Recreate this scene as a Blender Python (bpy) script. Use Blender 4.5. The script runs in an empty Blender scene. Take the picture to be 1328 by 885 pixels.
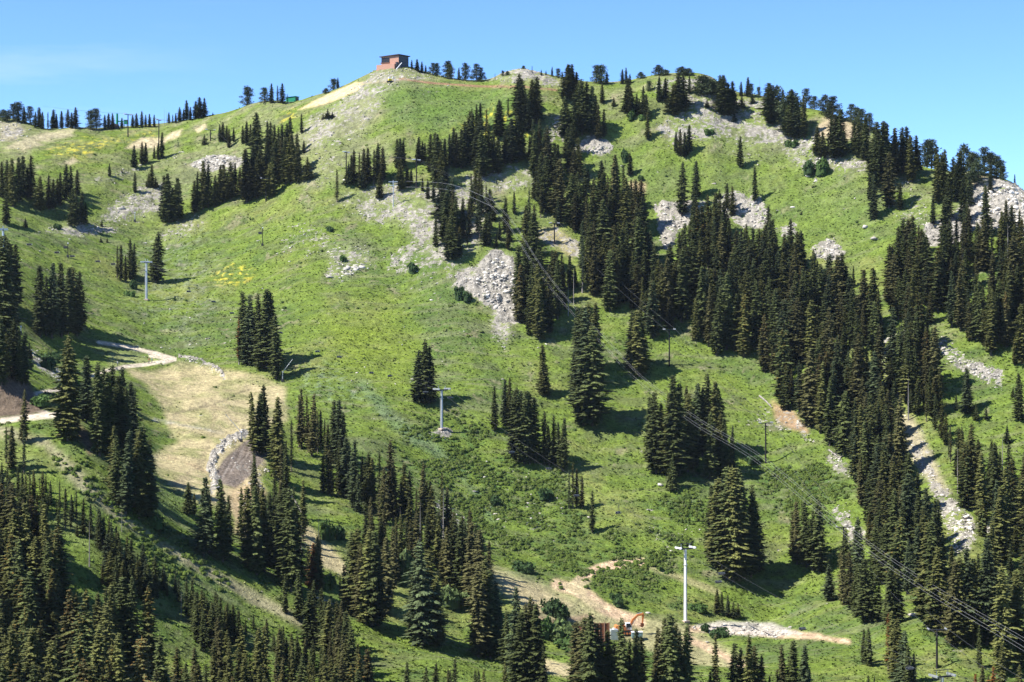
import bpy, math, random
import numpy as np
from math import radians, sin, cos, pi
random.seed(7)
RNG = np.random.default_rng(7)
SC = bpy.context.scene
COL = SC.collection

# ------------------------------------------------------------------ camera
FPX, CX, HY = 2586.0, 664.0, 400.0
cd = bpy.data.cameras.new('camera'); cam = bpy.data.objects.new('camera', cd); COL.objects.link(cam)
cam.location = (0, 0, 0); cam.rotation_euler = (pi/2, 0, 0)
cd.sensor_width = 36; cd.lens = FPX/1328*36; cd.shift_y = -(442.5-HY)/1328
cd.clip_start = 1; cd.clip_end = 20000
SC.camera = cam

# ------------------------------------------------------------------ noise
_perm = RNG.permutation(256); _perm = np.concatenate([_perm, _perm, _perm])
_g = RNG.normal(size=(256, 2)); _g /= np.linalg.norm(_g, axis=1)[:, None]
def noise(x, y):
    xi = np.floor(x).astype(int); yi = np.floor(y).astype(int)
    xf = x-xi; yf = y-yi; xi &= 255; yi &= 255
    u = xf*xf*xf*(xf*(xf*6-15)+10); v = yf*yf*yf*(yf*(yf*6-15)+10)
    def gr(ix, iy, dx, dy):
        h = _perm[_perm[ix & 255]+(iy & 255)]; return _g[h, 0]*dx+_g[h, 1]*dy
    a = gr(xi, yi, xf, yf); b = gr(xi+1, yi, xf-1, yf)
    c = gr(xi, yi+1, xf, yf-1); d = gr(xi+1, yi+1, xf-1, yf-1)
    return (a+(b-a)*u)+((c+(d-c)*u)-(a+(b-a)*u))*v
def fbm(x, y, o=4, gain=.5):
    s = 0; a = 1; f = 1
    for i in range(o):
        s = s+a*noise(x*f+17.3*i, y*f-9.1*i); a *= gain; f *= 2.03
    return s
def sstep(a, b, x):
    t = np.clip((x-a)/(b-a), 0, 1); return t*t*(3-2*t)

# ------------------------------------------------------------------ terrain profile tables (degrees of the valley: near crest, floor, slopes, skyline)
pxs_main = np.arange(-160, 1491, 2.0)
left = -160-np.geomspace(1, 4200, 22)[::-1]; right = 1490+np.geomspace(1, 4200, 22)
PX = np.concatenate([left, pxs_main, right]); NC = len(PX)
def tab(d, smooth=10):
    k = sorted(d); v = np.interp(pxs_main, k, [d[i] for i in k])
    if smooth:
        n = int(smooth*1.5); w = np.exp(-.5*(np.arange(-n, n+1)/(smooth/2))**2); w /= w.sum()
        v = np.convolve(np.pad(v, n, mode='edge'), w, 'valid')
    return np.interp(PX, pxs_main, v)
def zof(py, D): return (HY-py)*D/FPX
one = np.ones(NC)
E_D = tab({-160:330,0:335,300:370,500:385,700:400,900:415,1490:415}); E_z = zof(890*one, E_D)
F_py = tab({-160:552,0:549,60:543,95:543,112:550,130:570,150:590,170:607,185:630,200:656,250:693,300:720,350:743,400:763,500:800,600:836,700:862,800:874,900:872,1000:868,1100:850,1200:815,1328:800,1490:790})
F_D = tab({-160:440,100:440,200:425,500:425,600:420,700:416,800:425,900:432,1000:438,1200:448,1490:455}); F_z = zof(F_py, F_D)
G_off = tab({-160:-7,85:-7,115:4,640:5,760:-10,1490:-12})
G_D = F_D+22; G_z = zof(F_py+G_off, G_D)
H_py = tab({-160:492,0:480,40:492,80:506,112:524,150:562,175:592,200:630,250:655,300:672,400:742,500:772,600:800,700:830,800:852,900:852,1000:850,1100:820,1200:775,1328:760,1490:750})
H_D = tab({-160:475,0:474,80:490,200:470,300:468,400:462,500:465,600:462,700:455,800:462,900:465,1000:468,1100:475,1200:482,1490:490}); H_z = zof(H_py, H_D)
I_py = tab({-160:440,0:440,80:470,120:478,200:478,300:482,350:497,400:525,480:575,540:625,600:685,700:745,800:765,900:800,1000:820,1100:780,1200:700,1328:690,1490:690}, 16)
I_D = tab({-160:560,0:560,100:592,200:612,300:615,400:585,500:555,600:528,700:508,800:505,900:498,1000:498,1100:505,1200:520,1490:520}, 16); I_z = zof(I_py, I_D)
J_py = tab({-160:330,0:330,100:380,200:400,300:400,400:420,500:450,600:520,700:590,800:620,900:640,1000:650,1100:620,1200:560,1490:560}, 20)
J_D = tab({-160:665,0:662,100:665,200:675,300:675,400:650,500:635,600:600,700:575,800:568,900:562,1000:562,1100:565,1200:572,1490:560}, 20); J_z = zof(J_py, J_D)
K_py = tab({-160:250,0:250,100:280,200:310,300:310,400:320,500:330,600:380,700:430,800:450,900:470,1000:480,1100:440,1200:400,1490:400}, 20)
K_D = tab({-160:738,0:736,100:736,200:742,300:730,400:705,500:700,600:665,700:650,800:640,900:636,1000:635,1100:640,1200:636,1490:600}, 20); K_z = zof(K_py, K_D)
L_py = tab({-160:195,0:195,100:205,200:225,300:215,400:200,500:200,600:240,700:280,800:290,900:290,1000:300,1100:290,1200:295,1328:315,1490:340}, 20)
L_D = tab({-160:792,0:790,100:790,200:795,300:790,400:765,500:755,600:735,700:718,800:717,900:715,1000:708,1100:700,1200:682,1328:655,1490:630}, 20); L_z = zof(L_py, L_D)
S_py = tab({-160:158,-60:150,0:153,20:155,35:159,50:165,60:168,75:168,90:166,110:166,125:168,150:166,180:164,215:160,240:156,270:150,290:147,310:141,330:134,350:131,375:133,390:131,410:124,430:119,450:110,470:100,480:95,490:90,505:86,530:86,545:92,560:96,580:101,600:104,615:105,635:104,648:98,662:92,680:89,700:95,720:99,735:103,760:107,790:108,815:107,840:100,860:96,890:95,910:96,925:101,935:112,950:119,965:122,980:123,1000:128,1020:135,1045:140,1070:146,1090:152,1110:158,1130:165,1150:180,1175:205,1200:217,1225:222,1250:222,1270:222,1285:226,1300:231,1315:237,1328:249,1345:262,1400:290,1490:340}, 4)
S_D = tab({-160:842,0:840,100:840,200:852,300:842,400:828,500:825,600:815,700:812,800:812,900:806,1000:795,1100:770,1200:740,1328:700,1490:670}, 20); S_z = zof(S_py, S_D)
NEAR = [(-400, 6), (-60, 0.5), (0, -2.2), (25, -10), (100, -44), (210, -76)]
ND = np.array([d*one for d, z in NEAR]+[0.5*(E_D+230)]+[E_D, F_D, G_D, H_D, I_D, J_D, K_D, L_D, S_D, S_D+14, S_D+60, S_D+300, S_D*0+2500, S_D*0+7000])
NZ = np.array([z*one for d, z in NEAR]+[E_z-4.5]+[E_z, F_z, G_z, H_z, I_z, J_z, K_z, L_z, S_z, S_z-5, S_z-30, S_z-110, S_z*0-160, S_z*0-300])
# monotone cubic profile down every column
h = np.diff(ND, axis=0); dl = np.diff(NZ, axis=0)/h
m = np.zeros_like(ND); m[0] = dl[0]; m[-1] = dl[-1]
w1 = 2*h[1:]+h[:-1]; w2 = h[1:]+2*h[:-1]
ok = dl[1:]*dl[:-1] > 0
with np.errstate(all='ignore'):
    mm = (w1+w2)/(w1/dl[:-1]+w2/dl[1:])
m[1:-1] = np.where(ok, mm, 0)
segrows = [3, 4, 3, 6, 6, 8, 14, 50, 16, 34, 70, 85, 70, 65, 70, 10, 10, 8, 6, 5]
Ds, Zs = [], []
for k, n in enumerate(segrows):
    for j in range(n):
        t = j/n; D = ND[k]+t*h[k]
        h00 = 2*t**3-3*t**2+1; h10 = t**3-2*t**2+t; h01 = -2*t**3+3*t**2; h11 = t**3-t**2
        Ds.append(D); Zs.append(h00*NZ[k]+h10*h[k]*m[k]+h01*NZ[k+1]+h11*h[k]*m[k+1])
Ds.append(ND[-1]); Zs.append(NZ[-1])
GD = np.array(Ds); GZ = np.array(Zs); NR = len(GD)
S = (PX-CX)/FPX
GX = S[None, :]*np.maximum(GD, 40)
ROW_E = sum(segrows[:7]); ROW_S = sum(segrows[:15])
vis = (np.arange(NR) >= ROW_E-20)[:, None]*(np.arange(NR) <= ROW_S+12)[:, None]*1.0
dsky = np.clip((S_D[None, :]-GD)/60, 0, 1)
amp = vis*(0.25+0.75*dsky)
GZ = GZ+amp*(3.2*fbm(GX/70, GD/70, 3)+1.3*fbm(GX/17+9, GD/17, 3)+.35*fbm(GX/5, GD/5+4, 2))*np.where(GD < S_D[None, :]-5, 1, .35)
GPX = np.broadcast_to(PX[None, :], GD.shape)
with np.errstate(all='ignore'):
    GPY = np.where(GD > 1, HY-FPX*GZ/np.maximum(GD, 1), 3000)

def poly_sd(P, x, y):
    """signed distance (positive inside) to polygon in reference units"""
    P = np.array(P, float); n = len(P)
    d = np.full(x.shape, 1e9); ins = np.zeros(x.shape, bool)
    for i in range(n):
        a = P[i]; b = P[(i+1) % n]; e = b-a
        wx = x-a[0]; wy = y-a[1]
        t = np.clip((wx*e[0]+wy*e[1])/(e@e+1e-9), 0, 1)
        d = np.minimum(d, (wx-e[0]*t)**2+(wy-e[1]*t)**2)
        c = ((a[1] > y) != (b[1] > y)) & (x < (b[0]-a[0])*(y-a[1])/(b[1]-a[1]+1e-12)+a[0])
        ins ^= c
    return np.sqrt(d)*np.where(ins, 1, -1)
def line_d(P, x, y):
    P = np.array(P, float); d = np.full(x.shape, 1e9)
    for i in range(len(P)-1):
        a = P[i]; b = P[i+1]; e = b-a; wx = x-a[0]; wy = y-a[1]
        t = np.clip((wx*e[0]+wy*e[1])/(e@e+1e-9), 0, 1)
        d = np.minimum(d, (wx-e[0]*t)**2+(wy-e[1]*t)**2)
    return np.sqrt(d)
# rugged edges
EN = (7*fbm(GX/22, GD/22+50, 4)+2.5*fbm(GX/4, GD/4, 2))
r0, r1 = ROW_E-40, ROW_S+20
def sub(a): return a[r0:r1, 22:-22]
X_, Y_, EN_ = sub(GPX), sub(GPY), sub(EN)
WX, WY = sub(GX), sub(GD)
far_ok = {}
def mpoly(P, soft=5, wob=1.0, dmin=0, dmax=9999):
    x0 = min(p[0] for p in P)-40; x1 = max(p[0] for p in P)+40
    y0 = min(p[1] for p in P)-40; y1 = max(p[1] for p in P)+40
    out = np.zeros(X_.shape); s = (X_ > x0) & (X_ < x1) & (Y_ > y0) & (Y_ < y1) & (WY > dmin) & (WY < dmax)
    if s.any():
        sd = poly_sd(P, X_[s], Y_[s])+EN_[s]*wob
        out[s] = sstep(-soft, soft, sd)
    return out
def mline(P, w, soft=1.2, wob=.15, dmin=0, dmax=9999):
    out = np.zeros(X_.shape); x0 = min(p[0] for p in P)-30; x1 = max(p[0] for p in P)+30
    s = (X_ > x0) & (X_ < x1) & (WY > dmin) & (WY < dmax)
    d = line_d(P, X_[s], Y_[s])+EN_[s]*wob
    out[s] = 1-sstep(w-soft, w+soft, d)
    return out

ROCK = [  # polygon, cover, softness
 ([(385,180),(392,160),(425,140),(455,116),(478,104),(508,100),(520,108),(500,125),(494,150),(470,182),(430,190),(400,190)], .50, 9),
 ([(470,104),(490,88),(545,92),(570,100),(530,104),(500,106)], .55, 4),
 ([(350,205),(400,175),(440,200),(480,190),(450,240),(400,245)], .35, 12),
 ([(638,104),(655,94),(682,88),(735,104),(732,114),(690,112)], .62, 3),
 ([(244,214),(262,202),(285,197),(312,204),(316,212),(300,222),(262,226)], .95, 3),
 ([(125,290),(145,262),(180,240),(215,238),(212,282),(180,290),(150,285)], .62, 8),
 ([(45,302),(85,288),(120,288),(150,298),(140,304),(85,308)], .6, 5),
 ([(185,312),(230,288),(270,284),(250,300),(215,318)], .42, 6),
 ([(0,158),(22,157),(34,166),(22,182),(0,186)], .55, 5),
 ([(120,236),(150,222),(180,214),(176,224),(140,238)], .4, 5),
 ([(440,262),(470,246),(520,238),(575,235),(620,250),(640,280),(620,330),(585,345),(540,320),(515,295),(470,285)], .54, 12),
 ([(420,322),(450,310),(478,318),(482,340),(455,362),(418,360),(425,345)], .5, 8),
 ([(350,300),(390,280),(430,300),(440,330),(400,340),(360,330)], .34, 12),
 ([(495,335),(520,318),(560,318),(600,345),(585,362),(540,362),(505,350)], .5, 7),
 ([(592,352),(620,345),(640,325),(665,330),(672,370),(672,420),(655,425),(640,405),(610,385),(590,370)], .92, 5),
 ([(640,400),(668,400),(668,440),(655,450),(630,425)], .6, 9),
 ([(600,228),(650,214),(700,214),(700,240),(650,255),(610,250)], .5, 8),
 ([(690,300),(720,290),(755,315),(752,330),(715,325)], .5, 5),
 ([(712,165),(722,145),(738,150),(735,180),(712,185)], .65, 4),
 ([(745,188),(775,176),(793,192),(790,200),(768,202),(745,196)], .9, 4),
 ([(845,262),(862,258),(915,262),(905,290),(880,300),(865,330),(850,300)], .85, 4),
 ([(925,262),(950,248),(985,256),(1005,285),(990,300),(950,290)], .78, 5),
 ([(1050,322),(1075,305),(1100,325),(1090,340),(1060,335)], .8, 4),
 ([(1008,296),(1030,280),(1040,310),(1012,312)],.7,4),
 ([(850,168),(865,142),(890,122),(925,100),(950,120),(1000,132),(1035,160),(1080,195),(1128,208),(1132,230),(1080,232),(1040,222),(1010,195),(975,190),(950,178),(905,182),(880,195),(860,185)], .60, 10),
 ([(940,180),(1010,190),(1000,220),(960,215),(930,200)], .3, 12),
 ([(840,108),(880,98),(930,104),(935,118),(880,122),(845,125)], .5, 4),
 ([(1195,318),(1200,290),(1232,280),(1262,240),(1292,232),(1345,240),(1345,310),(1290,300),(1262,300),(1240,316)], .95, 5),
 ([(1140,225),(1200,245),(1212,280),(1190,300),(1150,275)], .35, 10),
 ([(1205,440),(1225,438),(1262,462),(1302,482),(1298,505),(1262,492),(1225,470)], .66, 7),
 ([(1140,450),(1155,425),(1205,425),(1212,450),(1180,470),(1150,500),(1138,520)], .5, 7),
 ([(1148,520),(1185,545),(1200,560),(1215,600),(1200,620),(1180,590),(1150,560)], .45, 8),
 ([(1178,580),(1200,590),(1232,640),(1265,670),(1268,700),(1240,720),(1228,690),(1205,640)], .66, 8),
 ([(1300,655),(1310,660),(1290,700),(1275,690)], .8, 4),
 ([(1075,660),(1095,655),(1125,690),(1130,705),(1100,705)], .7, 5),
 ([(960,545),(1000,520),(1040,545),(1060,575),(1030,570),(1000,555)], .35, 6),
 ([(1060,585),(1085,580),(1108,605),(1100,620),(1080,612)], .6, 5),
 ([(560,556),(585,556),(585,566),(560,566)], .7, 3),
 ([(640,600),(700,600),(740,650),(720,700),(660,690),(600,640)], .2, 12),
 ([(840,660),(900,665),(905,710),(870,720),(835,690)], .25, 8),
 ([(538,640),(585,650),(620,690),(600,720),(560,700)], .5, 8),
 ([(300,600),(345,600),(352,690),(320,700)], .4, 10),
 ([(20,445),(38,452),(80,478),(78,498),(55,485),(30,462)], .62, 4),
 ([(225,462),(255,466),(290,486),(294,492),(284,494),(260,478)], .0, 3),
 ([(900,812),(990,808),(1040,818),(1020,828),(905,822)], .45, 4),
]
rock = np.zeros(X_.shape)
for P, c, s in ROCK:
    if c: rock = np.maximum(rock, c*mpoly(P, s, 1.0, dmin=470 if min(p[1] for p in P) < 600 else 0))
rock = np.maximum(rock, .9*mline([(232,463),(262,468),(284,480),(291,490)], 2.0, 1.2, dmin=540))
rock = np.maximum(rock, .95*mline([(318,562),(296,572),(278,588),(272,608),(281,622),(276,636)], 5.0, 2.0, dmin=470))
rock = np.maximum(rock, .35*mline([(196,548),(240,555),(290,560)], 1.6, 1.2, dmin=470))
rockfull = np.zeros(GD.shape); rockfull[r0:r1, 22:-22] = rock
# crags
rid = 1-np.abs(fbm(GX/7, GD/7, 4)*2); 
GZ = GZ+rockfull**1.5*(np.clip(rid, 0, 1)*2.0-0.9+.5*fbm(GX/2, GD/2, 2))*np.where(GD < S_D[None, :]-6, 1, .4)
# road cut cliff, flat road bench already in the profile
GPY = np.where(GD > 1, HY-FPX*GZ/np.maximum(GD, 1), 3000); Y_ = sub(GPY)

# ------------------------------------------------------------------ ground colours (albedo)
def C3(*a): return np.array(a, float)
n1 = fbm(GX/45+3, GD/45, 4); n2 = fbm(GX/9, GD/9+7, 4); n3 = fbm(GX/2.2, GD/2.2, 3)
base = np.zeros(GD.shape+(3,)); base[:] = C3(.112, .158, .028)
def mixc(c, w):
    global base
    w = np.clip(w, 0, 1)[..., None]; base = base*(1-w)+np.asarray(c)*w
def full(a):
    f = np.zeros(GD.shape); f[r0:r1, 22:-22] = a; return f
mixc(C3(.082, .125, .030), sstep(-.05, .5, n1+.5*n2)*.9)
mixc(C3(.185, .195, .062), sstep(0, .6, -n1+.6*n2)*.75)
mixc(C3(.055, .098, .025), sstep(.1, .6, n2+.35*n3)*.8)
upper = sstep(330, 180, GPY)*(GD > 500)
mixc(C3(.215, .215, .105), upper*.62*sstep(-.5, .4, n2+n1)*(1-.5*full(mpoly([(490,115),(560,112),(650,118),(700,120),(860,150),(1130,240),(1130,330),(860,300),(700,240),(540,200)], 20, 1))))
stk = fbm(GX/26+GD/60, GD/3.2, 4)
mixc(C3(.150, .150, .085), sstep(.12, .5, stk+.4*n1)*.5)
mixc(C3(.070, .105, .030), sstep(.1, .5, -stk+.3*n2)*.55)
mixc(C3(.23, .19, .12), sstep(.42, .62, n2+.5*n3)*.5*(GD > 520))
n4 = fbm(GX/15+31, GD/8, 4)
mixc(C3(.090, .105, .045), sstep(.15, .45, n4)*.55)
mixc(C3(.165, .205, .045), sstep(.15, .5, -n4)*.35)
# bright lime hollow and lush slopes
mixc(C3(.150, .195, .026), full(mpoly([(425,420),(500,400),(540,440),(530,500),(480,500),(440,470)], 25, 2))*.65)
mixc(C3(.105, .150, .034), full(np.maximum.reduce([mpoly([(800,240),(850,210),(1000,240),(1110,240),(1140,300),(1110,350),(1000,260),(880,250),(850,280)], 25, 2), mpoly([(780,200),(840,190),(850,230),(800,240)], 15, 2)]))*.6)
mixc(C3(.080, .135, .032), full(mpoly([(490,115),(560,112),(650,118),(700,120),(660,170),(540,165),(500,150)], 14, 2))*.6)
scrubm = full(np.maximum.reduce([mpoly([(560,540),(640,560),(720,620),(800,690),(870,700),(850,780),(700,740),(620,690),(560,620),(500,560)], 18, 2), mpoly([(990,600),(1060,600),(1110,650),(1060,700),(1000,640)], 15, 2), .35*mpoly([(0,560),(100,570),(200,680),(300,760),(200,740),(100,650),(0,620)], 15, 2, dmax=470), mpoly([(840,640),(900,650),(930,700),(900,720),(840,690)], 15, 2)]))
mixc(C3(.050, .100, .026), scrubm*.65*sstep(-.4, .3, n2+.5*n3))
mixc(C3(.115, .17, .10), full(mline([(470,500),(510,545),(560,580),(600,620),(640,670)], 7, 6, 1.0, dmin=500))*.4)
# bluish flower drifts
mixc(C3(.16, .20, .17), full(mpoly([(380,480),(440,470),(480,520),(420,520)], 15, 2, dmin=520))*.3*sstep(0, .4, n3))
mixc(C3(.18, .20, .14), full(mpoly([(150,330),(260,300),(300,380),(250,450),(180,400)], 20, 3, dmin=520))*.35*sstep(-.1, .4, n3+.4*n2))
# yellow flowers
for P in [[(60,200),(120,180),(200,168),(200,178),(150,190),(100,205)], [(262,368),(300,345),(330,355),(310,372)], [(645,150),(668,140),(700,160),(690,180),(640,180)], [(590,170),(640,140),(660,150),(620,185)], [(365,150),(382,143),(380,152),(366,156)]]:
    mixc(C3(.42, .36, .04), full(mpoly(P, 8, 1.5, dmin=500))*sstep(.05, .35, n3+.3*n2)*.75)
# dry grass / dirt
TAN = C3(.365, .305, .175); PATH = C3(.50, .43, .33); SAND = C3(.56, .41, .23); DIRT = C3(.30, .215, .14)
def m(P, c, w=1., soft=4, wob=1., **k): mixc(c, full(mpoly(P, soft, wob, **k))*w)
def l(P, wd, c, w=1., soft=1.2, wob=.12, **k): mixc(c, full(mline(P, wd, soft, wob, **k))*w)
basin = [(165,478),(190,484),(232,470),(262,474),(300,480),(340,488),(370,505),(372,545),(325,562),(345,600),(330,640),(310,668),(250,648),(205,618),(198,590),(232,574),(218,550),(205,520),(192,500),(174,488)]
m(basin, TAN*(1+.0), .93, 5, .6, dmin=468)
mixc(C3(.19, .20, .075), full(mpoly(basin, 6, 1, dmin=468))*sstep(-.2, .5, n2+.6*stk)*.75)
m([(140,452),(185,462),(215,468),(180,474),(140,476)], C3(.2,.22,.09), .8, 4, .4, dmin=500)
m([(385,680),(402,684),(435,715),(462,740),(455,752),(420,738),(392,705)], TAN, .9, 4, .6, dmin=440)
run = [(622,728),(650,738),(700,756),(745,774),(800,792),(860,806),(905,818),(960,850),(1020,880),(960,890),(900,862),(840,838),(800,828),(760,812),(700,800),(640,765)]
m(run, C3(.27,.25,.13), .9, 6, 1.0, dmin=440)
m([(640,742),(700,762),(742,786),(700,792),(655,765)], TAN, .8, 6, 1, dmin=440)
l([(752,770),(742,762),(756,748),(775,738),(800,732),(835,730)], 5.5, DIRT*1.8, .95, 2, .2, dmin=440)
l([(722,758),(756,768),(785,790),(830,808)], 7, DIRT*1.7, .9, 4, .4, dmin=440)
m([(728,760),(752,748),(766,752),(762,772),(792,792),(770,790)], TAN*1.15, .85, 4, .6, dmin=440)
l([(822,728),(880,748),(930,768)], 3, TAN, .5, 3, .5, dmin=440)
l([(893,815),(940,816),(1000,822),(1060,826),(1100,832)], 5.0, DIRT*1.5, .95, 2.5, .6, dmin=440)
m([(905,812),(935,806),(1000,808),(1040,822),(1000,826),(930,822)], C3(.46,.42,.36), .8, 3, .5, dmin=440)
l([(890,828),(920,842),(960,862),(985,875)], 4, DIRT*1.45, .85, 3, .5, dmin=440)
m([(700,852),(742,864),(745,882),(700,872)], TAN*1.1, .9, 3, .4)
l([(765,800),(720,806),(692,800)], 4, DIRT, .8, 3, .5, dmin=440)
l([(228,536),(262,528),(290,520),(308,510),(324,505)], 1.0, C3(.13,.11,.07), .8, 1.0, .15, dmin=500)
l([(190,490),(222,510),(262,520),(292,534),(318,556)], 1.0, C3(.24,.19,.12), .55, 1.0, .3, dmin=470)
l([(200,545),(240,552),(290,562)], 1.6, C3(.34,.33,.30), .6, 1.5, .5, dmin=470)
l([(210,592),(240,600),(282,618)], 1.2, C3(.24,.18,.11), .6, 1.2, .4, dmin=470)
l([(240,482),(290,500),(330,520),(352,560)], 5, C3(.23,.21,.10), .35, 5, 1.0, dmin=500)
l([(215,640),(262,600),(280,540),(270,500)], 2.0, C3(.27,.22,.13), .4, 1.5, .5, dmin=470)
# trails, road, and sunlit strips painted on the left bank
l([(128,444),(165,450),(205,459),(226,466),(190,473),(160,476),(135,482),(118,488)], 2.2, PATH, .95, 1.0, .08, dmin=500)
l([(196,461),(212,463),(226,466),(210,470)], 3.0, PATH, .9, 1.2, .08, dmin=500)
l([(-60,552),(0,546),(40,541),(85,537)], 3.6, PATH*.95, 1, 1.2, .1, dmax=470)
l([(88,504),(60,508),(40,513),(38,520),(50,532),(62,537)], 3.0, PATH, .95, 1.2, .1)
l([(0,560),(60,575),(130,650),(170,680),(240,725),(330,775),(430,828)], 7, C3(.27,.24,.15), .75, 5, .8, dmax=452)  # pale dry grass track, painted wider and lighter to brighten the dimly lit bank
l([(60,672),(110,705),(170,750),(230,800)], 7, C3(.16,.20,.06), .7, 5, .8, dmax=452)  # sunlit band of grass, put in as a lighter green
m([(-30,470),(12,466),(32,488),(44,510),(58,534),(40,538),(-30,545)], C3(.125,.092,.066), .97, 3, .3, dmax=500)
m([(96,545),(112,560),(128,585),(115,590),(98,560)], C3(.26,.17,.12), .7, 4, .8)
m([(274,620),(290,596),(312,577),(336,560),(348,590),(330,612),(306,634),(288,628)], C3(.165,.135,.110), .97, 1.5, .1, dmin=468)
for q in range(9): l([(280+q*6.5, 622-q*5.5+6), (292+q*6.5, 600-q*4.6+8), (300+q*5, 590-q*3)], .8, C3(.30,.26,.22) if q % 2 else C3(.09,.07,.055), .55, .8, .2, dmin=468)
m([(196,666),(210,620),(250,650),(245,664),(215,660)], C3(.10,.14,.05), .5, 4, .4)
m([(298,636),(330,620),(345,640),(330,700),(305,690)], SAND*.85, .8, 6, .8, dmin=455)
# upper left tan, sand track under the hut
m([(0,190),(40,178),(62,170),(98,166),(92,176),(60,184),(20,194),(0,198)], C3(.40,.34,.22), .62, 3, 1.0, dmin=600)
m([(0,160),(22,158),(34,168),(20,182),(0,184)], C3(.34,.29,.20), .7, 4, .5, dmin=600)
for P in [[(160,194),(185,178),(200,180),(190,192)],[(190,190),(205,180),(212,184),(200,194)],[(214,182),(225,172),(236,168),(230,176)],[(80,212),(95,204),(104,210),(90,216)],[(255,168),(265,163),(268,166),(258,172)]]:
    m(P, C3(.48,.39,.25), .8, 3, .6, dmin=600)
m([(386,143),(405,132),(430,120),(462,107),(470,109),(462,118),(440,128),(418,136),(395,141)], SAND, .97, 2, .2, dmin=600)
l([(468,108),(500,106),(520,103)], 1.5, C3(.33,.24,.17), .8, 1.5, .1, dmin=600)
l([(518,102),(560,108),(620,112),(680,113),(722,117)], 1.1, C3(.24,.13,.085), .95, 1.1, .1, dmin=600)
m([(1002,522),(1024,532),(1046,552),(1048,562),(1030,560),(1010,545)], C3(.30,.19,.12), .75, 4, .8)
m([(1145,520),(1185,540),(1215,600),(1235,640),(1215,640),(1180,590),(1150,560)], C3(.38,.31,.23), .6, 6, 1)
m([(1062,160),(1080,150),(1110,165),(1120,180),(1085,180),(1055,175)], C3(.40,.31,.21), .75, 5, .8, dmin=600)
m([(1262,226),(1300,236),(1290,245),(1262,240)], C3(.40,.31,.21), .75, 4, .8, dmin=600)
m([(680,298),(720,292),(752,318),(740,332)], C3(.34,.27,.16), .6, 5, 1, dmin=500)
m([(815,236),(838,238),(836,250),(818,248)], C3(.36,.26,.16), .8, 4, .8, dmin=500)
for P in ROCK[:12]+ROCK[14:17]:
    mixc(C3(.25,.235,.15), full(mpoly(P[0], 8, 1, dmin=500))*.45*P[1])
base *= (1+.22*n3[..., None])
base = np.clip(base, .01, .8)

# ------------------------------------------------------------------ mesh helpers
def mesh_np(name, V, F, mats, smooth=False, attrs=None, mat_idx=None):
    V = np.asarray(V, np.float32); F = np.asarray(F, np.int32); k = F.shape[1]
    me = bpy.data.meshes.new(name)
    me.vertices.add(len(V)); me.vertices.foreach_set('co', V.ravel())
    me.loops.add(F.size); me.loops.foreach_set('vertex_index', F.ravel())
    me.polygons.add(len(F)); me.polygons.foreach_set('loop_start', np.arange(0, F.size, k, dtype=np.int32))
    if smooth: me.polygons.foreach_set('use_smooth', np.ones(len(F), bool))
    if mat_idx is not None: me.polygons.foreach_set('material_index', np.asarray(mat_idx, np.int32))
    for mt in (mats if isinstance(mats, (list, tuple)) else [mats]): me.materials.append(mt)
    me.update(calc_edges=True)
    for nme, arr in (attrs or {}).items():
        arr = np.asarray(arr, np.float32)
        if arr.ndim == 1:
            a = me.attributes.new(nme, 'FLOAT', 'POINT'); a.data.foreach_set('value', arr)
        else:
            a = me.attributes.new(nme, 'FLOAT_COLOR', 'POINT')
            a.data.foreach_set('color', np.concatenate([arr, np.ones((len(arr), 1), np.float32)], 1).ravel())
    me.validate()
    return me
def link(name, me, parent=None, loc=None):
    o = bpy.data.objects.new(name, me); COL.objects.link(o)
    if parent: o.parent = parent
    if loc is not None: o.location = loc
    return o
def tag(o, label=None, cat=None, group=None, kind=None):
    if label: o['label'] = label
    if cat: o['category'] = cat
    if group: o['group'] = group
    if kind: o['kind'] = kind
    return o
def thing(name, label, cat, loc=(0, 0, 0), rz=0, group=None):
    o = bpy.data.objects.new(name, None); COL.objects.link(o); o.empty_display_size = .5
    o.location = loc; o.rotation_euler = (0, 0, rz); return tag(o, label, cat, group)

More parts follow.
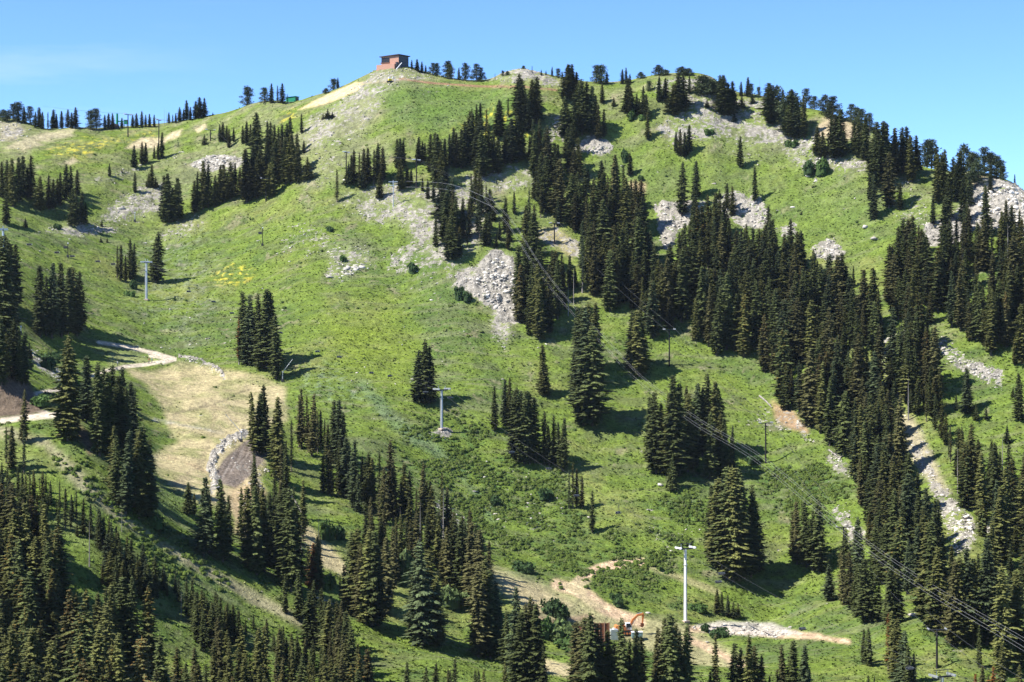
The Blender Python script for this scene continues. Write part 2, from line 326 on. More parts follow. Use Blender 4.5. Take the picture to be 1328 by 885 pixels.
class MB:
    """collects triangles/quads as python lists"""
    def __init__(s): s.V = []; s.F = []
    def add(s, V, F):
        b = len(s.V); s.V += [tuple(v) for v in V]; s.F += [tuple(i+b for i in f) for f in F]
    def box(s, c, sz, rz=0, ry=0, rx=0, taper=1):
        from mathutils import Euler, Vector
        R = Euler((rx, ry, rz)).to_matrix(); V = []
        for z in (-.5, .5):
            k = 1 if z < 0 else taper
            for x, y in ((-.5, -.5), (.5, -.5), (.5, .5), (-.5, .5)):
                V.append(R @ Vector((x*sz[0]*k, y*sz[1]*k, z*sz[2]))+Vector(c))
        s.add(V, [(3, 2, 1, 0), (4, 5, 6, 7), (0, 1, 5, 4), (1, 2, 6, 5), (2, 3, 7, 6), (3, 0, 4, 7)])
    def tube(s, pts, r, n=8, r2=None, cap=True):
        from mathutils import Vector
        pts = [Vector(p) for p in pts]; rings = []
        N = len(pts)
        for i, p in enumerate(pts):
            d = (pts[min(i+1, N-1)]-pts[max(i-1, 0)]).normalized()
            a = d.orthogonal().normalized() if i == 0 else (a-d*a.dot(d)).normalized()
            b = d.cross(a); rr = r if r2 is None else r+(r2-r)*i/(N-1)
            rings.append([p+(a*cos(2*pi*k/n)+b*sin(2*pi*k/n))*rr for k in range(n)])
        V = [v for R in rings for v in R]; F = []
        for i in range(N-1):
            for k in range(n):
                F.append((i*n+k, i*n+(k+1) % n, (i+1)*n+(k+1) % n, (i+1)*n+k))
        if cap: F.append(tuple(range(n))[::-1]); F.append(tuple((N-1)*n+k for k in range(n)))
        s.add(V, F)
    def prism(s, prof, y0, y1, axis='y'):
        n = len(prof)
        if axis == 'y': V = [(x, y0, z) for x, z in prof]+[(x, y1, z) for x, z in prof]
        else: V = [(y0, x, z) for x, z in prof]+[(y1, x, z) for x, z in prof]
        F = [tuple(range(n)), tuple(range(n, 2*n))[::-1]]+[(i, i+n, (i+1) % n+n, (i+1) % n) for i in range(n)]
        s.add(V, F)
    def me(s, name, mat, bevel=0):
        me = bpy.data.meshes.new(name); me.from_pydata(s.V, [], s.F); me.materials.append(mat); me.update()
        import bmesh
        bm = bmesh.new(); bm.from_mesh(me); bmesh.ops.recalc_face_normals(bm, faces=bm.faces)
        if bevel: bmesh.ops.bevel(bm, geom=list(bm.edges), offset=bevel, segments=1, affect='EDGES')
        bm.to_mesh(me); bm.free()
        return me
    def obj(s, name, mat, parent=None, loc=None, bevel=0): return link(name, s.me(name, mat, bevel), parent, loc)

# ------------------------------------------------------------------ materials
def newmat(name):
    mt = bpy.data.materials.new(name); mt.use_nodes = True; nt = mt.node_tree
    b = nt.nodes['Principled BSDF']; b.inputs['Specular IOR Level'].default_value = .2
    return mt, nt, b
def N(nt, t, **k):
    n = nt.nodes.new(t)
    for a, v in k.items(): setattr(n, a, v)
    return n
def simple(name, col, rough=.7, metal=0, var=.18, scale=3., bump=0.):
    mt, nt, b = newmat(name)
    tc = N(nt, 'ShaderNodeTexCoord'); nz = N(nt, 'ShaderNodeTexNoise'); nz.inputs['Scale'].default_value = scale; nz.inputs['Detail'].default_value = 4
    nt.links.new(tc.outputs['Object'], nz.inputs['Vector'])
    r = N(nt, 'ShaderNodeMapRange'); r.inputs[1].default_value = .3; r.inputs[2].default_value = .7; r.inputs[3].default_value = 1-var; r.inputs[4].default_value = 1+var
    nt.links.new(nz.outputs[0], r.inputs[0])
    mx = N(nt, 'ShaderNodeVectorMath', operation='SCALE'); mx.inputs[0].default_value = col; nt.links.new(r.outputs[0], mx.inputs['Scale'])
    nt.links.new(mx.outputs[0], b.inputs['Base Color'])
    b.inputs['Roughness'].default_value = rough; b.inputs['Metallic'].default_value = metal
    if bump:
        bp = N(nt, 'ShaderNodeBump'); bp.inputs['Strength'].default_value = bump; nt.links.new(nz.outputs[0], bp.inputs['Height']); nt.links.new(bp.outputs[0], b.inputs['Normal'])
    return mt
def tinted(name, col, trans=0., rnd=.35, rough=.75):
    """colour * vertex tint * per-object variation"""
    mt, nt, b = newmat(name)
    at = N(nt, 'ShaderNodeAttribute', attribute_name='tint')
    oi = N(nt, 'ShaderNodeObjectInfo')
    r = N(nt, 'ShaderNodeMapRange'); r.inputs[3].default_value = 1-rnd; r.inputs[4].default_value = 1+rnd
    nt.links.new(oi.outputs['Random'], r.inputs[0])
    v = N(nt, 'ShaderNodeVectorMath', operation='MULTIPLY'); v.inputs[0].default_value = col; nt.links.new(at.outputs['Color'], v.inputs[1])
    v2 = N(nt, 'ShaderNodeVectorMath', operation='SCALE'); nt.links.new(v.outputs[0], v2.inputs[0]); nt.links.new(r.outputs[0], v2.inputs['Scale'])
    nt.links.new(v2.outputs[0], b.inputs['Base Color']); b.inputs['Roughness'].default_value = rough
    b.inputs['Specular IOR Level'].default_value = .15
    if trans:
        tr = N(nt, 'ShaderNodeBsdfTranslucent'); nt.links.new(v2.outputs[0], tr.inputs['Color'])
        ms = N(nt, 'ShaderNodeMixShader'); ms.inputs[0].default_value = trans
        nt.links.new(b.outputs[0], ms.inputs[1]); nt.links.new(tr.outputs[0], ms.inputs[2])
        nt.links.new(ms.outputs[0], nt.nodes['Material Output'].inputs[0])
    return mt

def ground_material():
    mt, nt, b = newmat('mountain_ground'); L = nt.links.new
    col = N(nt, 'ShaderNodeAttribute', attribute_name='ground'); rk = N(nt, 'ShaderNodeAttribute', attribute_name='rock')
    geo = N(nt, 'ShaderNodeNewGeometry')
    def nz(scale, det=4, rough=.55, dist=0):
        n = N(nt, 'ShaderNodeTexNoise'); n.inputs['Scale'].default_value = scale; n.inputs['Detail'].default_value = det
        n.inputs['Roughness'].default_value = rough; n.inputs['Distortion'].default_value = dist
        L(geo.outputs['Position'], n.inputs['Vector']); return n
    def mr(src, a, bb, c, d, clamp=True):
        n = N(nt, 'ShaderNodeMapRange'); n.clamp = clamp
        for i, v in enumerate((a, bb, c, d)): n.inputs[i+1].default_value = v
        L(src, n.inputs[0]); return n.outputs[0]
    fine = nz(1.1, 5, .7); mid = nz(.35, 4, .6); vf = nz(3.5, 3, .6)
    # grass: dark gaps between plants
    g1 = mr(fine.outputs[0], .32, .66, .62, 1.40); g2 = mr(mid.outputs[0], .35, .65, .84, 1.2)
    mu = N(nt, 'ShaderNodeMath', operation='MULTIPLY'); L(g1, mu.inputs[0]); L(g2, mu.inputs[1])
    gc = N(nt, 'ShaderNodeVectorMath', operation='SCALE'); L(col.outputs['Color'], gc.inputs[0]); L(mu.outputs[0], gc.inputs['Scale'])
    # rocks
    vor = N(nt, 'ShaderNodeTexVoronoi'); vor.inputs['Scale'].default_value = .9; L(geo.outputs['Position'], vor.inputs['Vector'])
    rr = N(nt, 'ShaderNodeValToRGB'); cr = rr.color_ramp
    cr.elements[0].color = (.085, .08, .072, 1); cr.elements[0].position = .25
    cr.elements[1].color = (.46, .425, .365, 1); cr.elements[1].position = .72
    e = cr.elements.new(.48); e.color = (.27, .25, .21, 1)
    rn = nz(.8, 6, .7, .6); L(rn.outputs[0], rr.inputs[0])
    vs = N(nt, 'ShaderNodeVectorMath', operation='MULTIPLY'); L(rr.outputs[0], vs.inputs[0])
    vr = mr(vor.outputs['Color'], 0, 1, .7, 1.25); cmb = N(nt, 'ShaderNodeCombineXYZ')
    for i in range(3): L(vr, cmb.inputs[i])
    L(cmb.outputs[0], vs.inputs[1])
    # cover: noise below the cover value shows rock
    cn = nz(.55, 6, .75)
    ad = N(nt, 'ShaderNodeMath', operation='SUBTRACT')
    cm = mr(rk.outputs['Fac'], 0, 1, .27, .68); L(cm, ad.inputs[0]); cn2 = nz(.13, 3, .6); cav = N(nt, 'ShaderNodeMath', operation='MULTIPLY_ADD'); L(cn2.outputs[0], cav.inputs[0]); cav.inputs[1].default_value = .6; cav.inputs[2].default_value = -.3; cad = N(nt, 'ShaderNodeMath', operation='ADD'); L(cn.outputs[0], cad.inputs[0]); L(cav.outputs[0], cad.inputs[1]); L(cad.outputs[0], ad.inputs[1])
    fac = mr(ad.outputs[0], -.02, .05, 0, 1)
    mx = N(nt, 'ShaderNodeMix', data_type='RGBA'); L(fac, mx.inputs[0]); L(gc.outputs[0], mx.inputs[6]); L(vs.outputs[0], mx.inputs[7])
    L(mx.outputs[2], b.inputs['Base Color']); b.inputs['Roughness'].default_value = .95; b.inputs['Specular IOR Level'].default_value = .05
    hs = N(nt, 'ShaderNodeMath', operation='ADD'); L(fine.outputs[0], hs.inputs[0]); L(rn.outputs[0], hs.inputs[1])
    bp = N(nt, 'ShaderNodeBump'); bp.inputs['Strength'].default_value = .7; bp.inputs['Distance'].default_value = .9
    L(hs.outputs[0], bp.inputs['Height'])
    L(bp.outputs[0], b.inputs['Normal'])
    return mt
M_ground = ground_material()
V = np.stack([GX, np.where(GD > -1e9, GD, GD), GZ], -1).reshape(-1, 3)
ii = (np.arange(NR-1)[:, None]*NC+np.arange(NC-1)[None, :]).ravel()
Fq = np.stack([ii, ii+1, ii+NC+1, ii+NC], 1)
ter = link('hillside', mesh_np('hillside', V, Fq, M_ground, True, {'ground': base.reshape(-1, 3), 'rock': rockfull.ravel()}))
tag(ter, kind='structure')

# ------------------------------------------------------------------ placing on the ground
cx0 = 22
def col_of(px): return np.clip(cx0+(px+160)/2.0, 0, NC-1.001)
def Hgt(x, y):
    px = CX+FPX*x/max(y, 40); c = col_of(px); i = int(c); f = c-i
    return (1-f)*np.interp(y, GD[:, i], GZ[:, i])+f*np.interp(y, GD[:, i+1], GZ[:, i+1])
def P(px, py, dmin=0):
    """point of the hillside seen at this place of the view (first hit)"""
    c = int(round(col_of(px))); pr = GPY[:, c]; D = GD[:, c]
    s = max(ROW_E-14, int(np.searchsorted(D, dmin)))
    idx = np.nonzero(pr[s:ROW_S+1] <= py)[0]
    if len(idx) == 0:
        d = D[ROW_S]+3.0
    else:
        i = s+idx[0]
        if i == s: d = D[i]
        else:
            a, b = pr[i-1], pr[i]; t = (a-py)/(a-b+1e-9); d = D[i-1]+t*(D[i]-D[i-1])
    x = (px-CX)/FPX*d
    return (x, d, Hgt(x, d))
# ------------------------------------------------------------------ tree templates
M_bark = simple('bark', (.13, .105, .085), .9, var=.3, scale=1.5)
M_grey = simple('weathered_wood', (.27, .245, .22), .9, var=.3, scale=1.2)
M_fir = tinted('fir_needles', (.068, .084, .026), .0, .30)
M_olive = tinted('olive_needles', (.100, .106, .030), .0, .30)
M_blue = tinted('blue_green_needles', (.060, .080, .034), .0, .3)
M_rust = tinted('rust_needles', (.20, .085, .022), .0, .25)
M_brown = tinted('brown_tinged_needles', (.086, .084, .030), .0, .3)
M_pine = tinted('pine_needles', (.052, .070, .030), .0, .3)
M_bush = tinted('bush_leaves', (.058, .105, .024), .1, .25)
M_bushd = tinted('dark_bush_leaves', (.034, .064, .020), .1, .25)
M_willow = tinted('willow_leaves', (.095, .135, .045), .1, .2)
M_tuft = tinted('meadow_plants', (1, 1, 1), .15, .0, .9)

def conifer(seed, R, nw=26, nb=8, shape=.85, base=.04, gap=0., core=.42, droop=.34, ragged=.25, cone=0.):
    """crown of one fir, one metre tall: boughs in whorls, every bough a fan of needle sprays"""
    rg = np.random.default_rng(seed); V = []; T = []
    lean = rg.normal(0, .0008, 2)
    sect = 1+.22*np.sin(np.arange(12)*1.7+rg.uniform(0, 6))
    for i in range(nw):
        f = (i+rg.uniform(-.2, .2))/nw; z = base+(.985-base)*max(f, 0)**.95
        h_ = 1-z
        r = R*min(1, (h_/.85)**shape)*(1+rg.normal(0, ragged*.45))+.006
        if z < base+.10: r *= .62+.38*(z-base)/.10
        n = max(5, int(nb*(.5+.55*r/R)))
        a0 = rg.uniform(0, 6.28)
        for k in range(n):
            if rg.random() < gap: continue
            a = a0+2*pi*k/n+rg.normal(0, .18); L = r*(1+rg.normal(0, ragged))*sect[int(a/6.2832*12) % 12]
            L *= (1, .62, .9, .72)[int(rg.integers(4))]
            if L <= .004: continue
            zz = z+rg.uniform(-.5, .5)*1./nw*3.2*(1 if z < .9 else .2)
            ca, sa = cos(a), sin(a); up = .34*L
            tone = rg.uniform(.62, 1.35)
            dr = droop*(.6+.8*z if z < .5 else 1.0-.5*(z-.5))
            def pt(s, side, lift=0):
                x = L*s; y = side
                return (ca*x-sa*y+lean[0]*z*8, sa*x+ca*y+lean[1]*z*8, zz+up*s-dr*L*s*s+lift)
            ws = (.20 if L > .05 else .34)*L+.005
            for s0, s1, w in ((.05, .50, .85), (.28, .70, 1.0), (.50, .88, .9), (.70, 1.08, .65)):
                for sd in (-1, 1):
                    j = rg.uniform(-.15, .15, 3)
                    b = len(V); y1 = sd*ws*w*(1+j[0])
                    V += [pt(s0, 0, .006), pt(s1+j[1]*.5, sd*.12*ws), pt(s0+.24+j[2]*.3, y1, -.05*abs(y1)-.002)]
                    T.append(((b, b+1, b+2) if sd < 0 else (b, b+2, b+1), tone*rg.uniform(.85, 1.15)))
            # hanging spray under the bough
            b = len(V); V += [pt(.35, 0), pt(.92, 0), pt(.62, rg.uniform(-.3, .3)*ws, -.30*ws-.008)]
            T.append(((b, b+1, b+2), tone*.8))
    # leader
    b = len(V); t = .004
    V += [(t, 0, .95), (-t, t, .95), (-t, -t, .95), (0, 0, 1.005)]
    for q in ((0, 1, 3), (1, 2, 3), (2, 0, 3)): T.append(((b+q[0], b+q[1], b+q[2]), 1))
    # inner needles close to the stem: short sprays in every direction round a thin ragged heart
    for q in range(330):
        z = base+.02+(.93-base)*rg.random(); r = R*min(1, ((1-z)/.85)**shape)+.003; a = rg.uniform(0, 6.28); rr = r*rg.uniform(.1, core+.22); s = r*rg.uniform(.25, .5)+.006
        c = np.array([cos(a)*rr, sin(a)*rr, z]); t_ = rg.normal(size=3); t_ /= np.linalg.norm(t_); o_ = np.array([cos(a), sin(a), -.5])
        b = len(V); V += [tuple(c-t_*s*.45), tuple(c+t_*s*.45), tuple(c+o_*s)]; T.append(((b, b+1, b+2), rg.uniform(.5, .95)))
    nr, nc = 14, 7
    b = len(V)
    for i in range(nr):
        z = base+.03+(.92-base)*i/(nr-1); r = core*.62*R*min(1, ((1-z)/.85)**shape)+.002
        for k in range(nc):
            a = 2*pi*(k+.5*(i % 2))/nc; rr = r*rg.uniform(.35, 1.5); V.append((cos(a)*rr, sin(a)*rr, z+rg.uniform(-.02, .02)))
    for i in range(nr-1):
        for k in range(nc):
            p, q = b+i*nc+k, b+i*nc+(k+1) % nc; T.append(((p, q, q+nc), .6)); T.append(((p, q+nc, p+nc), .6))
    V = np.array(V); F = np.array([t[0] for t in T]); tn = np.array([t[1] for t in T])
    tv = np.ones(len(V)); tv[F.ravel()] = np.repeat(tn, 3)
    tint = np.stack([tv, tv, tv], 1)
    if cone:   # brown cones and worn needles towards the tip and here and there
        pt_ = rg.random(len(F)); zt = V[F[:, 0], 2]; hit = pt_ < cone*(.12+.75*np.clip((zt-.45)*1.7, 0, 1)**1.5)
        w = np.zeros(len(V)); w[F[hit].ravel()] = 1
        w = w[:, None]; tint = tint*(1-w)+tint*w*np.array([1.75, 1.1, .8])
    return V, F, tint
def trunk_geo(seed, r=.013, top=.96, n=6):
    rg = np.random.default_rng(seed); V = []; F = []
    zs = [-.04, .02, .3, .6, top]; rs = [r*1.5, r, r*.75, r*.45, r*.08]
    for z, q in zip(zs, rs):
        for k in range(n): V.append((cos(2*pi*k/n)*q, sin(2*pi*k/n)*q, z))
    for i in range(len(zs)-1):
        for k in range(n):
            p, q = i*n+k, i*n+(k+1) % n; F += [(p, q, q+n), (p, q+n, p+n)]
    return np.array(V), np.array(F)
def snag_geo(seed, nbr=40, R=.05, r=.012, z0=.15):
    V, F = trunk_geo(seed, r, .99); V = list(map(tuple, V)); F = list(map(tuple, F)); rg = np.random.default_rng(seed)
    for i in range(nbr):
        z = rg.uniform(z0, .97); a = rg.uniform(0, 6.28); L = R*(1.15-z)*rg.uniform(.4, 1.3); w = .0022
        ca, sa = cos(a), sin(a); b = len(V)
        V += [(-sa*w, ca*w, z), (sa*w, -ca*w, z), (0, 0, z+2*w), (ca*L, sa*L, z-.35*L)]
        F += [(b, b+1, b+3), (b+1, b+2, b+3), (b+2, b, b+3)]
    return np.array(V), np.array(F)
def pine_geo(seed, W=.30, nb=16, z0=.10):
    """round headed timberline pine, one metre tall: limbs carrying needle clumps"""
    rg = np.random.default_rng(seed); V = []; F = []; tn = []
    tv, tf = trunk_geo(seed, .022, .85); TV = list(map(tuple, tv)); TF = list(map(tuple, tf))
    for i in range(nb):
        z = z0+(.93-z0)*(i/(nb-1)); a = i*2.4+rg.uniform(-.5, .5)
        rr = W*(1.1-1.0*((z-z0)/(1-z0))**1.6)*rg.uniform(.1, .95)
        if i == nb-1: rr = 0
        c = np.array([cos(a)*rr, sin(a)*rr, z+rg.uniform(-.02, .03)])
        b = len(TV); w = .007
        TV += [(-sin(a)*w, cos(a)*w, z-.08), (sin(a)*w, -cos(a)*w, z-.08), (0, 0, z-.066), tuple(c)]
        TF += [(b, b+1, b+3), (b+1, b+2, b+3), (b+2, b, b+3)]
        br = W*rg.uniform(.30, .52)
        for k in range(110):
            d = rg.normal(size=3); d /= np.linalg.norm(d); d[2] *= .75
            p = c+d*br*rg.uniform(.1, 1.0); t = rg.normal(size=3); t /= np.linalg.norm(t); u = np.cross(d, t); s = br*rg.uniform(.22, .42)
            q = len(V); V += [tuple(p-t*s*.5), tuple(p+t*s*.5), tuple(p+d*s*.9+u*s*.3)]; F.append((q, q+1, q+2)); tn += [rg.uniform(.65, 1.35)]*3
    tn = np.array(tn); return np.array(V), np.array(F), np.stack([tn]*3, 1), np.array(TV), np.array(TF)
def bush_geo(seed, n=170, flat=.6, lobes=5):
    rg = np.random.default_rng(seed); V = []; F = []; tn = []
    C = [(rg.uniform(-.3, .3), rg.uniform(-.3, .3), rg.uniform(.1, .4)*flat, rg.uniform(.25, .42)) for _ in range(lobes)]
    for k in range(n):
        c = C[k % lobes]; d = rg.normal(size=3); d /= np.linalg.norm(d); d[2] = abs(d[2])*1.0
        p = np.array(c[:3])+d*c[3]*np.array([1, 1, flat])*rg.uniform(.7, 1.05); t = rg.normal(size=3); t /= np.linalg.norm(t); u = np.cross(d, t); s = rg.uniform(.10, .2)
        q = len(V); V += [tuple(p-t*s*.5), tuple(p+t*s*.5), tuple(p+u*s*.8+d*s*.3)]; F.append((q, q+1, q+2)); tn += [rg.uniform(.7, 1.35)]*3
    # leafy inner mass
    for c in C:
        q = len(V); 
        for i in range(3):
            for k in range(6):
                a = k*pi/3; e = (0, .6, 1.2)[i]; V.append((c[0]+cos(a)*cos(e)*c[3]*.75, c[1]+sin(a)*cos(e)*c[3]*.75, max(-.05, c[2]+sin(e)*c[3]*flat*.75-(.25 if i == 0 else 0)))); tn.append(.8)
        for i in range(2):
            for k in range(6):
                p0, p1 = q+i*6+k, q+i*6+(k+1) % 6; F += [(p0, p1, p1+6), (p0, p1+6, p0+6)]
    tn = np.array(tn); return np.array(V), np.array(F), np.stack([tn]*3, 1)

TPL = {}   # kind -> list of (crown V,F,tint, trunk V,F)
def reg(kind, n, fn): TPL[kind] = [fn(1000+37*i+hash_(kind)) for i in range(n)]
def hash_(s): return sum(ord(c)*(i+3) for i, c in enumerate(s)) % 997
def mk(R, nw, nb, **k):
    def f(seed):
        c = conifer(seed, R*random.uniform(.92, 1.1), nw, nb, **k); t = trunk_geo(seed, k.get('tr', .013)); return c+t
    return f
reg('wide', 5, mk(.138, 54, 15, shape=.60, base=.03, ragged=.30))
reg('fir', 7, mk(.108, 56, 13, shape=.54, base=.04, ragged=.24))
reg('firc', 5, mk(.108, 56, 13, shape=.54, base=.04, ragged=.26, cone=.4))
reg('spire', 5, mk(.080, 54, 11, shape=.58, base=.06, ragged=.30, gap=.08))
reg('thin', 4, mk(.055, 34, 6, shape=.45, base=.12, ragged=.42, gap=.32, core=.30))
reg('young', 3, mk(.22, 20, 8, shape=.95, base=.02, ragged=.2))
LOW = {'wide': [mk(.138, 44, 12, shape=.60, base=.03, ragged=.30)(7+i) for i in range(4)], 'fir': [mk(.110, 46, 10, shape=.54, base=.04, ragged=.26)(17+i) for i in range(6)], 'firc': [mk(.110, 46, 10, shape=.54, base=.04, ragged=.28, cone=.4)(27+i) for i in range(4)],
       'spire': [mk(.080, 44, 9, shape=.52, base=.06, ragged=.32, gap=.08)(37+i) for i in range(4)]}
TPL['pine'] = [pine_geo(500+i, W=.24, nb=30) for i in range(4)]
TPL['pinew'] = [pine_geo(600+i, W=.42, nb=28, z0=.12) for i in range(2)]
TPL['snag'] = [snag_geo(700+i) for i in range(4)]

_mc = {}
def tmesh(kind, i, matname):
    key = (kind, i, matname)
    if key not in _mc:
        g = TPL[kind][i]
        _mc[key] = (mesh_np('crown', g[0], g[1], MATS[matname], False, {'tint': g[2]}), mesh_np('trunk', g[3], g[4], M_grey if kind == 'thin' else M_bark))
    return _mc[key]
MATS = {'fir': M_fir, 'olive': M_olive, 'blue': M_blue, 'rust': M_rust, 'brown': M_brown, 'pine': M_pine}
# ------------------------------------------------------------------ where the trees stand
# every clump: (phrase, [(x, foot, height, kind[, needles])...]) in the units of the view; feet are dropped on the hillside
TREES = []
def clump(phrase, items, kind='fir', mat=None, group=None):
    for it in items:
        k = it[3] if len(it) > 3 and it[3] else kind; mt_ = it[4] if len(it) > 4 else mat
        TREES.append(dict(px=it[0], py=it[1], h=it[2], kind=k, mat=mt_, ph=phrase, group=group or phrase))
clump('on the far left skyline above the tan hillock', [(5,157,15,'pinew'),(17,158,24,'pine'),(24,158,27,'pine'),(31,160,23,'fir'),(39,162,25,'pine'),(46,166,22,'spire'),(51,166,28,'wide'),(55,168,24,'fir'),(62,169,24,'thin'),(69,167,26,'wide'),(73,167,20,'fir'),(80,167,24,'fir'),(88,166,25,'fir'),(93,167,22,'fir'),(98,166,28,'wide')])
clump('on the left skyline between the pale hillock and the lift poles', [(118,168,26,'pine'),(125,168,28,'pine'),(136,168,20,'fir'),(141,168,22,'fir','brown'),(146,168,22,'fir','brown'),(158,166,14,'fir'),(172,166,18,'fir'),(177,166,20,'fir'),(184,165,22,'fir'),(189,165,17,'fir'),(194,165,18,'fir'),(200,165,17,'fir')])
clump('on the left skyline between the two taller lift poles', [(219,160,15,'fir'),(224,160,12,'spire'),(228,160,14,'fir'),(233,158,20,'wide'),(238,157,16,'fir'),(242,156,27,'fir'),(247,156,18,'fir'),(254,154,24,'wide'),(259,153,28,'wide'),(265,152,26,'wide'),(276,150,5,'young')])
clump('beside the short lift poles on the upper left slope', [(174,217,30,'wide'),(184,213,30,'fir','brown'),(189,212,28,'fir'),(200,206,18,'fir'),(210,206,36,'fir'),(142,229,18,'fir'),(158,224,6,'young'),(205,207,22,'fir')])
clump('below the pale boulders on the upper left slope', [(175,250,28,'fir'),(197,243,32,'fir','olive'),(193,243,20,'young'),(202,244,16,'young'),(213,288,62,'fir'),(219,289,66,'fir'),(231,287,58,'fir'),(224,288,45,'fir')])
clump('in the dark row below the rounded grey outcrop', [(252,277,44,'fir'),(256,275,54,'spire'),(264,271,64,'fir'),(270,269,58,'fir'),(279,268,42,'fir'),(286,264,52,'fir'),(291,262,50,'fir'),(299,258,50,'wide'),(305,254,44,'fir'),(311,246,30,'fir')])
clump('on the upper left slope above the rounded grey outcrop', [(285,184,24,'fir'),(289,184,27,'fir'),(294,185,23,'fir'),(265,188,15,'young'),(297,192,26,'fir','brown'),(303,184,20,'fir'),(315,186,24,'fir'),(320,188,32,'fir'),(325,190,30,'fir'),(330,192,36,'fir')])
clump('at the left end of the upper clump under the green hut', [(320,263,72,'fir','brown'),(327,256,66,'fir'),(333,220,76,'fir'),(337,245,55,'fir'),(333,258,55,'fir')])
clump('in the big upper clump under the green hut', [(347,200,44,'spire'),(351,206,50,'spire'),(356,210,50,'fir'),(361,212,48,'spire'),(366,214,54,'spire'),(372,208,50,'fir'),(376,206,56,'fir'),(345,236,50,'fir'),(357,240,60,'fir'),(364,236,55,'fir','brown'),(371,238,60,'fir'),(378,238,66,'fir','olive'),(385,226,54,'fir'),(352,256,46,'wide','olive'),(340,252,52,'fir'),(399,233,31,'young','olive'),(386,238,48,'fir')])
clump('alone on the slope below the sand track', [(391,173,27,'spire'),(394,199,18,'fir'),(425,154,14,'young'),(419,155,9,'young'),(431,153,9,'young')])
clump('on the skyline beside the green hut', [(321,135,24,'pine'),(343,133,20,'pine'),(352,134,27,'fir'),(360,134,24,'thin'),(366,134,27,'fir'),(373,134,13,'thin','brown'),(423,121,7,'pinew'),(433,117,16,'pine'),(438,115,15,'fir')])
clump('on the skyline right of the brick hut', [(534,90,13,'fir'),(541,92,16,'wide'),(547,94,15,'fir'),(552,95,11,'fir'),(561,98,17,'pine'),(567,99,18,'pine'),(580,102,24,'pine'),(583,103,20,'pine'),(595,104,17,'fir'),(603,105,24,'pine'),(618,106,24,'pine'),(624,105,18,'pine'),(642,104,9,'thin'),(652,99,8,'pine'),(658,98,6,'pinew'),(679,90,5,'pinew'),(690,94,9,'thin'),(702,98,8,'fir'),(708,98,7,'fir'),(716,99,13,'fir'),(724,101,13,'pine'),(729,103,11,'fir')])
clump('on the crest right of the grey scree hillock', [(773,108,24,'pine'),(780,109,26,'pine'),(787,109,17,'fir'),(807,109,20,'fir'),(812,109,22,'spire'),(817,109,14,'fir'),(831,102,9,'pinew'),(854,98,14,'pinew'),(864,98,8,'pinew'),(884,98,12,'pinew'),(893,98,10,'pinew')])
clump('in the brownish clump at the left of the rocky shelf', [(437,262,44,'thin'),(456,230,30,'fir'),(459,238,46,'spire','brown'),(452,240,30,'young'),(466,238,42,'thin','brown'),(472,243,52,'fir','brown'),(477,238,48,'fir','brown'),(470,245,30,'young'),(485,240,48,'thin','brown'),(490,236,52,'fir'),(496,236,46,'fir','brown'),(492,258,34,'wide','olive')])
clump('standing in the middle of the rocky shelf', [(515,218,40,'fir'),(519,220,42,'fir'),(523,218,38,'fir'),(520,247,42,'wide','olive'),(528,243,28,'wide','olive'),(533,240,22,'fir'),(543,212,36,'wide'),(548,210,28,'fir'),(551,208,24,'fir')])
clump('around the low cable tower on the rocky shelf', [(567,240,68,'fir'),(572,248,52,'fir','olive'),(558,222,50,'fir'),(564,226,56,'fir'),(555,258,26,'fir'),(562,262,30,'fir'),(574,285,58,'wide'),(585,285,50,'fir'),(579,240,26,'fir'),(548,248,18,'fir')])
clump('along the upper edge of the shaded woods below the brick hut', [(571,228,48,'fir'),(577,222,44,'fir'),(583,218,46,'spire'),(588,216,52,'fir'),(592,218,48,'fir','brown'),(598,219,54,'fir'),(603,216,60,'fir'),(609,208,66,'fir'),(613,214,70,'fir'),(618,222,66,'fir'),(623,226,74,'fir'),(630,205,48,'thin','brown'),(627,230,62,'wide'),(634,218,60,'fir'),(640,224,55,'fir'),(646,226,50,'fir'),(612,172,32,'spire'),(618,170,36,'spire'),(623,168,36,'spire'),(631,170,30,'thin','brown'),(647,178,50,'wide'),(659,152,26,'thin'),(655,214,46,'fir'),(663,212,60,'wide'),(671,210,62,'fir'),(677,208,52,'fir'),(687,208,32,'spire')])
clump('in the dense pair of clumps on the grass below the orange trench', [(673,150,56,'fir'),(676,166,66,'fir'),(681,170,52,'wide'),(690,162,60,'fir'),(696,160,62,'fir'),(686,172,46,'fir')])
clump('in the tall clump breaking the skyline at the centre', [(736,130,48,'wide'),(742,128,46,'fir'),(748,130,38,'fir'),(733,178,54,'wide'),(738,184,40,'wide'),(749,168,60,'fir'),(755,175,74,'wide'),(761,172,68,'fir'),(767,176,66,'fir'),(772,172,50,'fir'),(776,182,48,'spire','brown'),(783,178,38,'fir'),(781,134,26,'fir'),(796,138,13,'young'),(744,186,50,'fir')])
clump('scattered on the grass below the rocky crest', [(815,146,46,'wide'),(817,152,40,'fir'),(826,148,28,'fir'),(834,152,42,'spire'),(838,155,34,'fir'),(829,150,22,'fir'),(840,182,40,'spire'),(855,132,34,'fir'),(863,132,32,'fir'),(875,150,42,'wide'),(880,146,54,'wide'),(886,142,46,'wide'),(894,122,26,'spire'),(842,118,14,'pine'),(817,228,31,'fir'),(877,198,28,'fir'),(882,202,36,'fir','brown'),(888,204,34,'fir'),(894,198,38,'fir'),(876,196,22,'fir'),(903,257,50,'fir'),(884,280,72,'spire'),(960,217,42,'fir'),(979,262,48,'spire'),(943,270,34,'fir'),(950,280,40,'fir'),(933,258,14,'young')])
